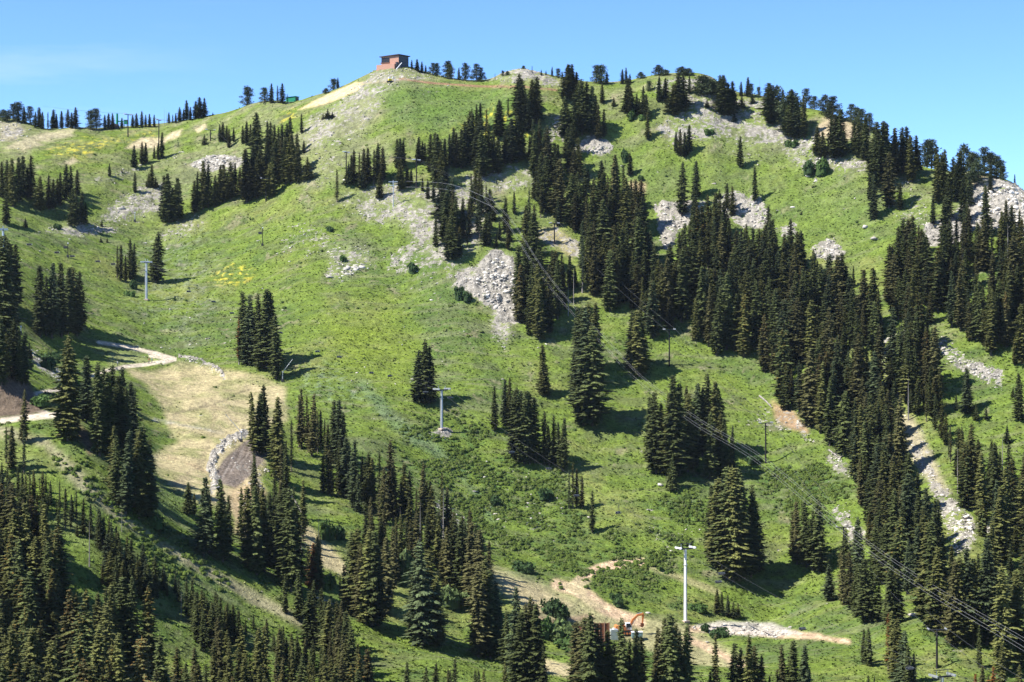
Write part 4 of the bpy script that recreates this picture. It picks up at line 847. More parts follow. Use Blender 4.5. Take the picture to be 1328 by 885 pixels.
merge('background_firs', items, mlist, True, 'smaller half hidden dark firs filling the woods between the nearer trees', 'fir trees')
print('trees', len(TREES), 'solo', sum(t['solo'] for t in TREES), 'rest', len(rest), 'rest tris', sum(len(i[1]) for i in items))
_sm = {}
for i, (px, py, h_, lab) in enumerate(SNAGS):
    if not lab: continue
    x, d, z = P(px, py); H_ = (HY-(py-h_))/FPX*d-z; k = i % 4
    rust = 'rust' in lab
    if k not in _sm: _sm[k] = mesh_np('trunk', *TPL['snag'][k], M_grey)
    r = thing('dead_tree', lab, 'dead tree', (x, d, z-.1), rg.uniform(0, 6), 'bare dead trees'); r.scale = (H_*1.2, H_*1.2, H_)
    if 'leaning' in lab: r.rotation_euler = (.02, .14, 0)
    link('trunk', _sm[k], r)
    if rust: link('crown', tmesh('thin', 1, 'rust')[0], r)
# ------------------------------------------------------------------ rocks
M_rock = tinted('limestone', (.40, .38, .34), .0, .12, .9)
def rock_geo(seed, n=14):
    """angular block: convex hull of jittered points"""
    import bmesh
    rg_ = np.random.default_rng(seed); bm = bmesh.new()
    for _ in range(n):
        d = rg_.normal(size=3); d /= np.abs(d).max()**.6*np.linalg.norm(d)**.4; bm.verts.new(d*np.array([.5, .42, .36])*rg_.uniform(.8, 1.05))
    bmesh.ops.convex_hull(bm, input=bm.verts); loose = [v for v in bm.verts if not v.link_faces]; bmesh.ops.delete(bm, geom=loose, context='VERTS')
    bmesh.ops.triangulate(bm, faces=bm.faces); bm.verts.index_update()
    V = np.array([v.co for v in bm.verts]); F = np.array([[v.index for v in f.verts] for f in bm.faces]); bm.free(); return V, F
RK = [rock_geo(50+i, 12+i) for i in range(8)]
def rock_item(loc, s, flat=.8, strike=None):
    V, F = RK[rg.randrange(8)]; a = rg.uniform(0, 6.28) if strike is None else strike+rg.gauss(0, .2)
    M = rot(a, 1, 1) @ np.diag([s*rg.uniform(.9, 1.8), s*rg.uniform(.7, 1.1), s*flat*rg.uniform(.7, 1.1)]); M = rot(0, 1, 1, rg.gauss(0, .3)) @ M
    q = rg.uniform(.62, 1.35); return (V, F, None, M, loc, (q, q*.98, q*.95), 0)
def outcrop(label, poly, n, s0, s1, strike=None, group=None, tone=1.0, name='rock_outcrop', cat='rock outcrop'):
    if s1 > 1.5: n = int(n*.62); s1 *= .85
    it = []; x0, x1 = min(p[0] for p in poly), max(p[0] for p in poly); y0, y1 = min(p[1] for p in poly), max(p[1] for p in poly); k = 0
    while len(it) < n and k < n*30+400:
        k += 1; x, y = rg.uniform(x0, x1), rg.uniform(y0, y1)
        if not inpoly(poly, x, y): continue
        if k > 8 and s1 > 1.3 and n > 25 and float(poly_sd(poly, np.array([x]), np.array([y]))[0]) < rg.random()**2*9: continue
        X, D, Z = P(x, y)
        if s1 > 1.3 and n > 25 and float(fbm(np.array([X/9]), np.array([D/9]), 2)[0]) < rg.uniform(-.5, .1): continue
        s = s0+(s1-s0)*rg.random()**2.6
        q = rock_item((X, D, Z-.2*s), s, .62, strike); c = np.array(q[5])*tone; it.append(q[:5]+(tuple(c),)+q[6:])
    o = merge(name, it, [M_rock], name == 'rubble_line' or 'gully' in label or 'chute' in label, label, cat)
    if group: tag(o, group=group)
    return o
outcrop('rounded pale grey outcrop on the upper left slope above the dark fir row', [(246,214),(262,203),(285,198),(311,205),(314,212),(298,220),(265,224)], 260, .8, 3.2)
outcrop('small grey boulder pile on the grass left of the rounded outcrop', [(222,203),(232,195),(240,193),(238,199),(228,206)], 26, .8, 2.4)
outcrop('large smooth white boulder in the scree left of the three close firs', [(145,272),(158,265),(160,270),(150,276)], 12, 1.5, 3.6)
outcrop('striped slanting limestone slab on the open green slope', [(420,357),(440,347),(468,338),(475,342),(455,358),(432,362)], 90, 1.2, 4.0, .35)
outcrop('small limestone ledge just above the striped slab', [(424,328),(436,316),(444,318),(440,326),(430,330)], 34, .8, 2.6, .35)
outcrop('dark topped boulder beside the striped slab', [(460,320),(466,317),(468,321),(462,322)], 8, 1, 2)
outcrop('bright white broken cliff at the edge of the central woods', [(600,360),(622,352),(640,335),(662,335),(670,360),(670,405),(655,405),(640,395),(615,378)], 330, .9, 4.0, 1.1, tone=1.25)
outcrop('white rock patch under the tall central skyline clump', [(766,194),(775,186),(790,194),(784,199),(770,200)], 50, .8, 2.8, tone=1.2)
outcrop('broken white rocks left of the tall central skyline clump', [(714,166),(722,146),(736,152),(728,175),(716,180)], 44, .7, 2.4, tone=1.1)
outcrop('pale rounded rock shoulder at the head of the great woods', [(848,262),(866,258),(912,264),(900,285),(876,300),(862,320),(852,298)], 150, .9, 3.2, tone=1.1)
outcrop('grey jagged outcrop above the great right hand forest', [(932,262),(950,250),(982,258),(1000,284),(985,294),(955,284)], 130, 1, 3.4)
outcrop('small pale outcrop under a pair of firs at the right of the green bowl', [(1054,322),(1075,308),(1094,322),(1084,334),(1062,334)], 70, .9, 3, tone=1.1)
outcrop('craggy grey cliff band under the right skyline', [(1008,165),(1030,190),(1042,215),(1052,238),(1062,240),(1062,222),(1080,210),(1125,225),(1120,214),(1080,200),(1050,180),(1020,165)], 170, .9, 3.0, .8)
outcrop('dark crag on top of the rocky crest', [(884,100),(905,97),(922,99),(932,112),(930,118),(910,106),(890,104)], 60, 1, 3, tone=.62)
outcrop('brilliant white cliff at the right edge of the picture', [(1262,262),(1278,248),(1300,236),(1328,246),(1345,262),(1345,300),(1312,300),(1285,282),(1266,290)], 330, 1.0, 4.4, .9, tone=1.5)
outcrop('lower white rocks below the brilliant white cliff', [(1200,300),(1225,286),(1240,292),(1228,312),(1205,314)], 70, .7, 2.6, tone=1.2)
outcrop('white boulder chute in the right hand woods', [(1208,444),(1225,442),(1262,466),(1300,486),(1296,500),(1262,488),(1228,466)], 240, .5, 2.4, tone=1.2)
outcrop('bare white rock face in the lower part of the pale gully', [(1232,655),(1246,650),(1262,672),(1260,696),(1240,702),(1230,680)], 110, .9, 3.2, tone=1.45)
outcrop('string of white rocks at the top of the pale gully', [(1180,588),(1196,592),(1222,628),(1226,648),(1214,640),(1196,612)], 70, .6, 2, tone=1.2)
outcrop('pale rocks under the lower right firs beside the white cables', [(1082,664),(1096,662),(1122,690),(1116,698),(1098,684)], 50, .5, 1.8, tone=1.2)
outcrop('white rubble line curving across the top of the tan meadow', [(230,464),(240,464),(262,469),(284,480),(292,489),(288,492),(276,484),(256,473)], 130, .4, 1.1, tone=1.2, name='rubble_line', cat='rubble')
outcrop('loose white riprap strip beside the brown bank of the tan meadow', [(322,560),(296,568),(276,586),(268,608),(276,634),(284,632),(280,612),(286,594),(302,578),(320,568)], 560, .3, .95, tone=1.15, name='rubble_line', cat='rubble')
outcrop('pale stones on the bank above the left road bend', [(36,448),(46,454),(78,478),(76,492),(66,486),(48,466)], 90, .4, 1.4, tone=1.1, name='rubble_line', cat='rubble')
for px, py, s, lab in [(1122,296,2.6,'grey boulder sitting in the middle of the green bowl'),(1134,311,2.6,'second grey boulder lower in the green bowl'),(926,239,1.2,'small boulder above the pale rock shoulder'),(764,672,1.2,'white block in the grass under the lone clump'),(856,630,1.7,'white rock at the foot of the lone clump'),(1184,799,1.6,'flat grey rock on the lower right grass'),(616,638,1.2,'small white rock on the scrubby slope right of the gully'),(917,834,.9,'white stone beside the lower dirt trail'),(643,668,1.3,'pale rock among scrub on the lower slope'),(840,796,1.0,'white stone at the edge of the run left of the big white tower'),(1028,270,1.6,'pale boulder on the left rim of the green bowl')]:
    X, D, Z = P(px, py); V_, F_ = RK[rg.randrange(8)]
    o = merge('boulder', [rock_item((X, D, Z+.15*s), s, .75), rock_item((X+.5*s, D, Z), s*.5, .7)], [M_rock], False, lab, 'boulder')

# loose stones of the scree
scr = []
rock2 = np.maximum(rock, .06*(WY > 600)*(Y_ > 0)*sstep(-.2, .5, n1[r0:r1, 22:-22]))
rr_, cc_ = np.nonzero((rock2 > .005) & (Y_ < 900))
pp = rock2[rr_, cc_]**1.2*(.15+sstep(-.2,.4,n2[r0:r1,22:-22][rr_,cc_])); pp /= pp.sum(); sel = RNG.choice(len(rr_), 8500, p=pp)
for q in sel:
    r_, c_ = rr_[q]+r0, cc_[q]+22
    x = GX[r_, c_]+rg.uniform(-.4, .4); d = GD[r_, c_]+rg.uniform(-.6, .6); s = .22+.85*rg.random()**3
    scr.append(rock_item((x, d, Hgt(x, d)+.05*s), s, .8))
merge('scree', scr, [M_rock], True, 'loose pale stones strewn over the bare slopes', 'scree')

# ------------------------------------------------------------------ low plants
green = np.clip(base[..., 1]-base[..., 0]*.9, 0, .06)[r0:r1, 22:-22]/.06
vis_ = (Y_ < 905) & (Y_ > 80) & (rock < .5)
dens = (green*vis_*np.where(WY < S_D[None, 22:-22], 1, 0))
cell = np.maximum(0, (Y_[:-1]-Y_[1:]))  # screen share of the cell
dens = dens[:-1]*np.clip(cell, 0, 3)
rr_, cc_ = np.nonzero(dens > 0); pp = dens[rr_, cc_]; pp /= pp.sum()
sel = RNG.choice(len(rr_), 48000, p=pp)
TU = []
for s_ in range(6):
    g_ = np.random.default_rng(s_); V_ = []; F_ = []; tn = []
    for k in range(7):
        a = g_.uniform(0, 6.28); L = g_.uniform(.3, .55); w = g_.uniform(.14, .26); z = g_.uniform(.25, .6); b = len(V_)
        V_ += [(cos(a)*.05-sin(a)*w, sin(a)*.05+cos(a)*w, .02), (cos(a)*.05+sin(a)*w, sin(a)*.05-cos(a)*w, .02), (cos(a)*L, sin(a)*L, z)]; F_.append((b, b+1, b+2)); tn += [g_.uniform(.7, 1.4)]*3
    TU.append((np.array(V_), np.array(F_), np.stack([np.array(tn)]*3, 1)))
it = []
ucol = base
for q in sel:
    r_, c_ = rr_[q]+r0, cc_[q]+22; x = GX[r_, c_]+rg.uniform(-.5, .5); d = GD[r_, c_]+rg.uniform(-.8, .8); s = rg.uniform(.45, 1.1)
    g_ = TU[rg.randrange(6)]; c = base[r_, c_]*rg.uniform(.95, 1.4); it.append((g_[0], g_[1], g_[2], rot(rg.uniform(0, 6.28), s, s*.8), (x, d, Hgt(x, d)-.02), tuple(c), 0))
merge('meadow_plants', it, [M_tuft], True, 'low leafy meadow plants covering the green slopes', 'meadow plants')
# knee high scrub
BU = [bush_geo(i, 60, .7, 4) for i in range(6)]
sm_ = np.clip(scrubm[r0:r1, 22:-22]*(sstep(-.25, .35, (n2+.6*n1)[r0:r1, 22:-22])), 0, 1)
sm_ = np.maximum(sm_, .05*green*sstep(.15, .5, n2[r0:r1, 22:-22]))*vis_*(rock < .4)
dens = sm_[:-1]*np.clip(cell, 0, 3); rr_, cc_ = np.nonzero(dens > 0); pp = dens[rr_, cc_]; pp /= pp.sum(); sel = RNG.choice(len(rr_), 5200, p=pp)
it = []
for q in sel:
    r_, c_ = rr_[q]+r0, cc_[q]+22; x = GX[r_, c_]+rg.uniform(-.8, .8); d = GD[r_, c_]+rg.uniform(-1, 1); s = rg.uniform(.7, 2.0)
    g_ = BU[rg.randrange(6)]; k = rg.random(); c = (.105, .148, .028) if k < .6 else ((.075, .115, .026) if k < .85 else (.14, .17, .055)); t_ = rg.uniform(.8, 1.25)
    it.append((g_[0], g_[1], g_[2], rot(rg.uniform(0, 6.28), s, s*.75), (x, d, Hgt(x, d)-.05), (c[0]*t_, c[1]*t_, c[2]*t_), 0))
merge('low_scrub', it, [M_tuft], True, 'waist high green scrub on the lower slopes', 'scrub')

# single bushes
BG = [mesh_np('foliage', *bush_geo(200+i, 420, .75, 6)[:2], M_bush, False, {'tint': bush_geo(200+i, 420, .75, 6)[2]}) for i in range(3)]
def remat(me, mt):
    m2 = me.copy(); m2.materials.clear(); m2.materials.append(mt); return m2
BGd = [remat(b_, M_bushd) for b_ in BG]; BGw = [remat(b_, M_willow) for b_ in BG]
for px, py, w, h_, kd, lab in [(724,803,40,26,1,'big dark rounded bush left of the rusty wall'),(1052,226,20,18,1,'left one of the two round bushes under the right skyline cliff'),(1068,226,20,20,0,'right one of the two round bushes under the right skyline cliff'),
 (1026,190,16,10,0,'low bush on the cliff band left of the two round bushes'),(920,174,12,8,0,'small bush at the head of the scree slope'),(836,155,14,8,0,'small bush under the crest firs'),(811,210,14,16,1,'bush beside the grass scrap below the crest firs'),
 (832,234,10,7,1,'small bush beside the brown dirt spot'),(596,388,12,20,1,'taller bush on the slope below the white cliff'),(608,391,14,14,1,'broad bush on the slope below the white cliff'),(535,354,16,14,1,'bush at the lower edge of the rocky patch'),
 (428,300,12,7,1,'small bush above the limestone ledge'),(444,338,10,8,0,'bush next to the striped slab'),(172,375,12,12,1,'bush left of the grey tower'),(168,384,14,8,0,'low bush left of the grey tower foot'),(76,298,14,8,1,'bush in the pale stone strip'),
 (425,762,24,20,0,'green bush below the rubble hollow'),(428,700,24,26,0,'light green bush in the rubble hollow'),(440,700,18,18,1,'darker bush in the rubble hollow'),(586,786,36,26,2,'pale willow right of the central group'),(596,784,30,18,2,'second pale willow right of the central group'),(525,755,34,40,2,'tall pale willow beside the central group'),
 (722,830,44,26,2,'grey green willow thicket below the rusty wall'),(745,835,34,22,2,'right half of the willow thicket below the rusty wall'),(706,826,22,26,0,'bright bush beside the big fir below the dark rounded bush'),(735,842,50,16,0,'lowest bright bush under the willow thicket'),
 (198,684,26,18,0,'fresh green bush at the foot of the tall dark stand'),(212,694,22,12,1,'dark bush at the foot of the tall dark stand'),(798,777,14,9,1,'left dark bush on the grassy knob'),(804,786,18,12,1,'lower dark bush on the grassy knob'),(929,612,12,9,1,'dark bush left of the post tower'),
 (978,600,22,10,1,'dark bush under the post tower'),(818,155,12,12,0,'bush on the crest grass'),(903,792,26,10,0,'scrub beside the big white tower'),(929,826,30,12,1,'dark bush on the pale dirt bank'),(914,818,14,10,1,'bush in the pale dirt bank'),(35,478,22,14,0,'bush above the brown road cut'),(60,478,24,16,1,'bush on the pale stones above the left road bend'),
 (50,525,30,14,0,'leafy bush inside the road bend'),(66,520,26,12,1,'dark leafy bush inside the road bend'),(62,470,34,14,1,'dark bush at the far edge of the left road bank'),(705,646,26,14,1,'dark round bush above the scrubby slope'),(640,655,20,12,1,'dark bush on the scrubby slope'),(680,740,30,14,1,'dark bush where the scrub meets the run'),(500,640,18,14,0,'bush on the sunlit spur')]:
    X, D, Z = P(px, py); k = D/FPX
    r = thing('bush', lab, 'bush', (X, D, Z-.1), rg.uniform(0, 6)); r.scale = (w*k/1.1, w*k/1.1, h_*k/.55)
    link('foliage', (BG, BGd, BGw)[kd][rg.randrange(3)], r)

# ------------------------------------------------------------------ metal, wood and paint
M_galv = simple('galvanised_steel', (.50, .52, .54), .45, .6, .12, 1.5)
M_white = simple('white_paint', (.80, .80, .80), .4, 0, .08, 1.5)
M_black = simple('dark_creosote', (.022, .020, .020), .8)
M_dark = simple('dark_steel', (.05, .05, .055), .5, .4)
M_cable = simple('steel_rope', (.26, .26, .27), .6, .0, .05)
M_cable2 = simple('dull_rope', (.07, .075, .08), .7, .0, .05)
M_orange = simple('orange_paint', (.55, .19, .06), .45, 0, .15, 1.5)
M_rustm = simple('rusted_steel', (.16, .065, .035), .85, .2, .4, 2)
M_green = simple('green_paint', (.02, .22, .12), .55, 0, .15, 1)
M_concrete = simple('concrete', (.42, .33, .26), .9, 0, .2, 1)
M_yellow = simple('yellow_paint', (.75, .55, .03), .45)
M_glass = simple('dark_glass', (.02, .025, .03), .12)
M_brick = simple('brick', (.40, .19, .12), .85, 0, .2, 2)
nt = M_brick.node_tree; bt = N(nt, 'ShaderNodeTexBrick'); bt.inputs['Scale'].default_value = 1.6
bt.inputs['Color1'].default_value = (.42, .19, .12, 1); bt.inputs['Color2'].default_value = (.34, .15, .095, 1); bt.inputs['Mortar'].default_value = (.42, .33, .27, 1); bt.inputs['Mortar Size'].default_value = .03
tcn = N(nt, 'ShaderNodeTexCoord'); mp = N(nt, 'ShaderNodeMapping'); mp.inputs['Rotation'].default_value = (pi/2, 0, 0)
nt.links.new(tcn.outputs['Object'], mp.inputs[0]); nt.links.new(mp.outputs[0], bt.inputs['Vector']); nt.links.new(bt.outputs['Color'], nt.nodes['Principled BSDF'].inputs['Base Color'])

def ztop(py, D): return (HY-py)/FPX*D
# lift lines ---------------------------------------------------------------
from mathutils import Vector
def lift(towers, cat_label, style, group, sag=.02, rope_r=.045, gap=2.4, rope_m=None, rope_label='', rope_name='lift_cable'):
    pts = []
    for (px, base_py, top_py, lab) in towers:
        X, D, Z = P(px, base_py); pts.append((Vector((X, D, Z)), ztop(top_py, D), lab))
    arms = []
    for i, (p, zt, lab) in enumerate(pts):
        a = pts[max(i-1, 0)][0]; b = pts[min(i+1, len(pts)-1)][0]; d = (b-a); d.z = 0; d.normalize(); rz = math.atan2(d.y, d.x)
        n = Vector((-d.y, d.x, 0)); arms.append((Vector((p.x, p.y, zt)), n, d))
        if not lab: continue
        t = thing('lift_tower', lab, 'lift tower', p, rz, group); H_ = zt-p.z
        m_ = {'white': M_white, 'grey': M_galv, 'dark': M_black}[style if style != 'mix' else ('white' if i == 4 else 'grey')]
        r0_ = .42 if style == 'mix' else .26
        q = MB(); q.tube([(0, 0, -.5), (0, 0, H_*.5), (0, 0, H_-.1)], r0_, 14, r0_*.72); q.obj('mast', m_, t)
        if style == 'mix':
            q = MB(); q.box((0, 0, .02), (1.6, 1.6, .5)); q.obj('footing', M_concrete, t, bevel=.04)
            q = MB(); q.box((0, 0, H_), (.34, gap*2+.4, .34)); q.obj('crossarm', M_dark, t, bevel=.03)
            for s in (-1, 1):
                q = MB(); 
                q.box((0, s*gap, H_+.18), (2.9, .16, .22)); 
                for w_ in range(-3, 4): q.tube([(w_*.42, s*gap-.13, H_+.36), (w_*.42, s*gap+.13, H_+.36)], .19, 10)
                o = q.obj('sheave_train', M_white if i == 4 else M_galv, t)
                q = MB(); q.tube([(0, s*gap*.62, H_), (0, s*gap*.62, H_+1.35)], .07, 6); q.obj('lifting_post', m_, t)
            q = MB(); q.tube([(0, -gap*.95, H_+1.35), (0, gap*.95, H_+1.35)], .07, 6); q.obj('lifting_frame', M_dark, t)
            q = MB()
            for k in range(int(H_/.45)): q.tube([(-r0_-.1, -.18, .6+k*.45), (-r0_-.1, .18, .6+k*.45)], .02, 4, cap=False)
            q.tube([(-r0_-.1, -.18, .4), (-r0_-.1, -.18, H_)], .03, 4); q.tube([(-r0_-.1, .18, .4), (-r0_-.1, .18, H_)], .03, 4); q.obj('ladder', M_galv, t)
            q = MB(); q.box((0, 0, H_*.78), (1.0, .9, .08)); q.obj('work_platform', M_galv, t)
        else:
            q = MB(); q.box((0, 0, H_), (.24, gap*2+.3, .26)); q.obj('crossarm', M_dark, t, bevel=.02)
            for s in (-1, 1):
                q = MB(); q.box((0, s*gap, H_+.12), (1.5, .12, .14))
                for w_ in (-1.5, -.5, .5, 1.5): q.tube([(w_*.38, s*gap-.1, H_+.24), (w_*.38, s*gap+.1, H_+.24)], .15, 8)
                q.obj('sheave_train', M_galv, t)
    ropes = []
    for s in (-1, 1):
        line = []
        for i in range(len(arms)-1):
            a = arms[i][0]+arms[i][1]*s*gap+Vector((0, 0, .5)); b = arms[i+1][0]+arms[i+1][1]*s*gap+Vector((0, 0, .5)); L = (b-a).length
            for k in range(16):
                u = k/16; line.append(a.lerp(b, u)-Vector((0, 0, 4*sag*L*u*(1-u))))
        line.append(arms[-1][0]+arms[-1][1]*s*gap+Vector((0, 0, .5)))
        q = MB(); q.tube(line, rope_r, 5, cap=False); o = q.obj(rope_name, rope_m or M_cable2)
        tag(o, rope_label.format('far' if s > 0 else 'near'), 'cable', group+' cables'); ropes.append(line)
    return ropes, arms
r1_, a1_ = lift([(-80,330,270,''),(4,420,299,'tower top poking out of the big dark group at the left edge'),(190,389,341,'grey tube tower standing on the open slope before a broad fir'),(573,557,506,'grey tube tower above the gully with a bare dirt footing'),(889,806,712,'tall bright white tower beside the grassy knob'),(1222,930,878,'white tower head at the bottom right corner'),(1420,985,930,'')], '', 'mix', 'grey tube chairlift towers', .018, .02, 2.1, None, '{} hauling cable of the chairlift with the grey tube towers')
lift([(60,158,140,''),(166,178,149,'leftmost black T shaped lift pole on the upper left skyline'),(206,196,156,'second black T shaped lift pole beside a narrow fir'),(273,183,169,'shortest black T shaped lift pole on the upper left slope'),(345,262,232,'thin lift pole under the big upper clump')], '', 'dark', 'black lift poles of the upper left', .01, .02, 1.9, M_cable2, '{} cable between the black lift poles of the upper left')
lift([(449,236,198,'black lift pole at the left of the rocky shelf'),(540,244,208,'black lift pole in the middle of the rocky shelf'),(719,317,290,'dark lift pole in the gap of the bare bench'),(868,475,428,'dark lift pole at the edge of the great right hand forest'),(993,601,549,'black lift pole alone on the green slope left of the forest edge'),(1094,715,684,'dark lift pole behind the lower right firs'),(1215,867,817,'black lift pole on the lower right grass'),(1400,990,930,'')], '', 'dark', 'black lift poles of the middle line', .014, .025, 1.9, M_cable2, '{} cable between the black lift poles of the middle line')

# chairs of the grey chairlift
def chair_at(p, rz, lab):
    t = thing('lift_chair', lab, 'lift chair', p, rz, 'chairs hanging from the grey chairlift cables')
    q = MB(); q.tube([(0, 0, .1), (0, 0, -.4), (.35, 0, -1.3), (.1, 0, -1.9)], .035, 6); q.obj('hanger', M_dark, t)
    q = MB(); q.box((.1, 0, -2.35), (.5, 1.6, .09)); q.obj('seat', M_dark, t, bevel=.02)
    q = MB(); q.box((-.18, 0, -2.05), (.07, 1.6, .5), ry=-.2); q.obj('backrest', M_dark, t, bevel=.02)
    q = MB(); q.tube([(-.15, -.85, -2.3), (-.15, -.85, -1.9), (.1, 0, -1.85), (-.15, .85, -1.9), (-.15, .85, -2.3)], .03, 6); q.tube([(.5, -.8, -2.0), (.5, .8, -2.0)], .025, 6); q.obj('bail', M_galv, t)
def on_rope(rope, px):
    for a, b in zip(rope[:-1], rope[1:]):
        pa, pb = CX+FPX*a.x/a.y, CX+FPX*b.x/b.y
        if pa <= px <= pb: return a.lerp(b, (px-pa)/(pb-pa)), math.atan2(b.y-a.y, b.x-a.x)
CH = [(0,38,'empty chair nearest the big dark group at the left edge'),(1,74,'empty chair above the bold clump left of the meadow'),(0,94,'empty chair low over the left slope'),(1,127,'empty chair left of the thin clump'),(0,147,'empty chair touching the thin clump'),(0,245,'first chair right of the grey tower on the open slope'),(1,277,'second chair right of the grey tower on the open slope'),(0,301,'third chair right of the grey tower on the open slope'),(1,364,'chair just right of the open slope clump'),(0,412,'chair over the lime green hollow'),(1,440,'second chair over the lime green hollow'),(0,482,'chair over the slope left of the broad lone clump'),(1,506,'chair left of the wide bush-shaped clump'),(0,552,'chair hanging before the wide clump beside the middle tower'),(1,584,'chair just past the middle tower'),(0,664,'chair in front of the dark slab of firs'),(1,712,'chair crossing the scrubby slope'),(0,748,'chair in front of the thin row above the gully'),(1,802,'chair over the gully right of the thin row'),(1,936,'chair right of the tall bright white tower'),(0,932,'faint chair beside the heavy clump trunks'),(0,1041,'chair over the lower right grass'),(1,1180,'chair above the corner tower')]
for s, px, lab in CH:
    q = on_rope(r1_[s], px)
    if q: chair_at(q[0], q[1], lab)

# the bundle of four bright cables
def smooth_line(pts, n=10):
    out = []; m_ = len(pts)
    for i in range(m_-1):
        p0, p1, p2, p3 = pts[max(i-1, 0)], pts[i], pts[i+1], pts[min(i+2, m_-1)]
        for k in range(n):
            t = k/n; out.append(tuple(.5*((2*b)+(c-a)*t+(2*a-5*b+4*c-d)*t*t+(3*b-a-3*c+d)*t**3) for a, b, c, d in zip(p0, p1, p2, p3)))
    out.append(pts[-1]); return out
CB = [(510,237,0),(582,240,6),(640,266,8),(664,293,14),(702,352,22),(745,404,25),(790,450,25),(830,492,24),(905,548,22),(985,596,22),(1100,690,28),(1200,760,30),(1328,836,30),(1420,895,30)]
_pf = np.polyfit([c[0] for c in CB], [P(c[0], c[1]+(26 if c[0] < 640 else (50 if c[0] < 680 else 95)))[1] for c in CB], 4); Dl = list(np.polyval(_pf, [c[0] for c in CB])); print('cable D', [round(v) for v in Dl])
CBa, Dla = CB[:3], Dl[:3]; CB, Dl = [(628,250,0)]+CB[2:], [Dl[2]+4]+Dl[2:]
for i, (ox, oz) in enumerate([(-.75, -.85), (-.75, -.1), (.75, .2), (.75, .85)]):
    L_ = [((px-CX)/FPX*d+ox, d, ztop(py, d)+oz) for (px, py, _), d in zip(CB, Dl)]
    q = MB(); q.tube(smooth_line(L_), .017, 5, cap=False); o = q.obj('bright_cable', M_cable)
    tag(o, ['lowest', 'second lowest', 'second highest', 'highest'][i]+' of the four bright cables slanting down across the woods to the right edge', 'cable', 'four bright cables')
for i, oz in enumerate((.3, -1.8)):
    L_ = [((px-CX)/FPX*d, d, ztop(py, d)+oz) for (px, py, _), d in zip([(508,236,0),(582,240,0),(640,262,0)], Dla)]
    q = MB(); q.tube(smooth_line(L_), .03, 5, cap=False); o = q.obj('bright_cable', M_cable)
    tag(o, ['upper', 'lower'][i]+' of the two short bright cables running level over the rocky shelf', 'cable', 'two level cables')
X, D, Z = P(510, 268)
t = thing('cable_support', 'thin grey support pole on the pale rocky shelf where the bright cables start', 'support pole', (X, D, Z), 0)
H_ = ztop(236, D)-Z; q = MB(); q.tube([(0, 0, -.3), (0, 0, H_+.6)], .14, 8); q.obj('pole', M_galv, t); q = MB(); q.box((0, 0, H_), (3.4, .2, .25)); q.box((0, 0, H_-1.3), (3.0, .16, .2)); q.obj('crossarm', M_galv, t)

# ------------------------------------------------------------------ snow guns and posts
def sgun(px, base, top, lab, lance=None, box=True, lean=0):
    X, D, Z = P(px, base); H_ = ztop(top, D)-Z; k = D/FPX
    t = thing('snow_gun', lab, 'snow gun', (X, D, Z), 0)
    q = MB(); q.tube([(0, 0, -.3), (lean*k*.5, 0, H_*.6), (lean*k, 0, H_)], .13, 8); q.obj('post', M_black if box else M_galv, t)
    q = MB(); q.box((-.05, 0, .35), (.75, .7, .9)); q.obj('base_cabinet', M_dark, t, bevel=.04)
    if box:
        q = MB(); q.box((-.85, 0, H_*.72), (1.2, .7, .85)); q.tube([(-1.5, 0, H_*.72), (-1.35, 0, H_*.72)], .34, 10); q.obj('fan_head', M_dark, t, bevel=.03)
    q = MB(); q.tube([(lean*k-.15, 0, H_), (lean*k+.25, 0, H_)], .28, 10); q.obj('swivel_head', M_galv, t)
    if lance:
        q = MB(); q.tube([(lean*k, 0, H_), (lance[0]*k, 0, H_+lance[1]*k)], .10, 8, .05); q.obj('lance', M_galv if not box else M_dark, t)
sgun(340.5, 319, 296, 'black snow gun with a box head and slanting lance on the open slope', (-12, 12))
sgun(88, 334, 316, 'small black headed snow gun post above the bold clump', None)
sgun(366.5, 495, 483, 'grey snow gun with a bent upright lance beside the open slope clump', (13, 17), False)
sgun(313, 573, 561, 'grey snow gun with a long slanting lance at the edge of the brown bank', (-21, 24), False)
sgun(175, 288, 276, 'thin post in the scree left of the three close firs', None, False)
sgun(27, 434, 424, 'short grey post at the top of the left road bank', None, False)
# short T post on the shaded bank
X, D, Z = P(40, 481); t = thing('sign_post', 'short dark T shaped post on the shaded bank above the road bend', 'post', (X, D, Z)); q = MB(); q.tube([(0, 0, -.2), (0, 0, 1.7)], .08, 6); q.obj('post', M_black, t); q = MB(); q.box((0, 0, 1.75), (1.3, .2, .25)); q.obj('crossbar', M_black, t)

# ------------------------------------------------------------------ brick hut on the summit
bx_, bd, bz = P(517, 88.5, 700); kk = bd/FPX
hut = thing('summit_hut', 'reddish brick hut with a dark flat roof on the summit', 'hut', (bx_, bd, bz-.3), radians(-32))
WX_, WY_, WH = 8.6, 7.0, ztop(71.5, bd)-bz+.1   # front runs to -x, side runs to +y (corner at the origin)
q = MB(); q.box((-WX_/2, WY_/2, WH/2-.4), (WX_, WY_, WH+.8)); q.obj('brick_wall', M_brick, hut)
q = MB(); q.box((WX_*.003+.02, WY_/2, WH*.58), (.05, WY_-.3, WH*.80)); q.obj('side_wall_shade', M_dark, hut)  # dark sheet standing in for the shade on the side wall
q = MB(); q.box((-WX_/2-.1, WY_/2, WH+.16), (WX_+1.2, WY_+1.3, .34), ry=-.045); q.obj('roof', simple('dark_roof', (.05, .045, .045), .9), hut, bevel=.03)
q = MB(); q.box((-WX_*.76, -.03, WH*.68), (WX_*.46, .1, WH*.42)); win = q.obj('window_band', M_glass, hut)
q = MB(); 
for k in range(6): q.box((-WX_*.985+k*WX_*.09, -.1, WH*.68), (.09, .08, WH*.42))
q.obj('frame', simple('brown_trim', (.09, .05, .035), .8), win)
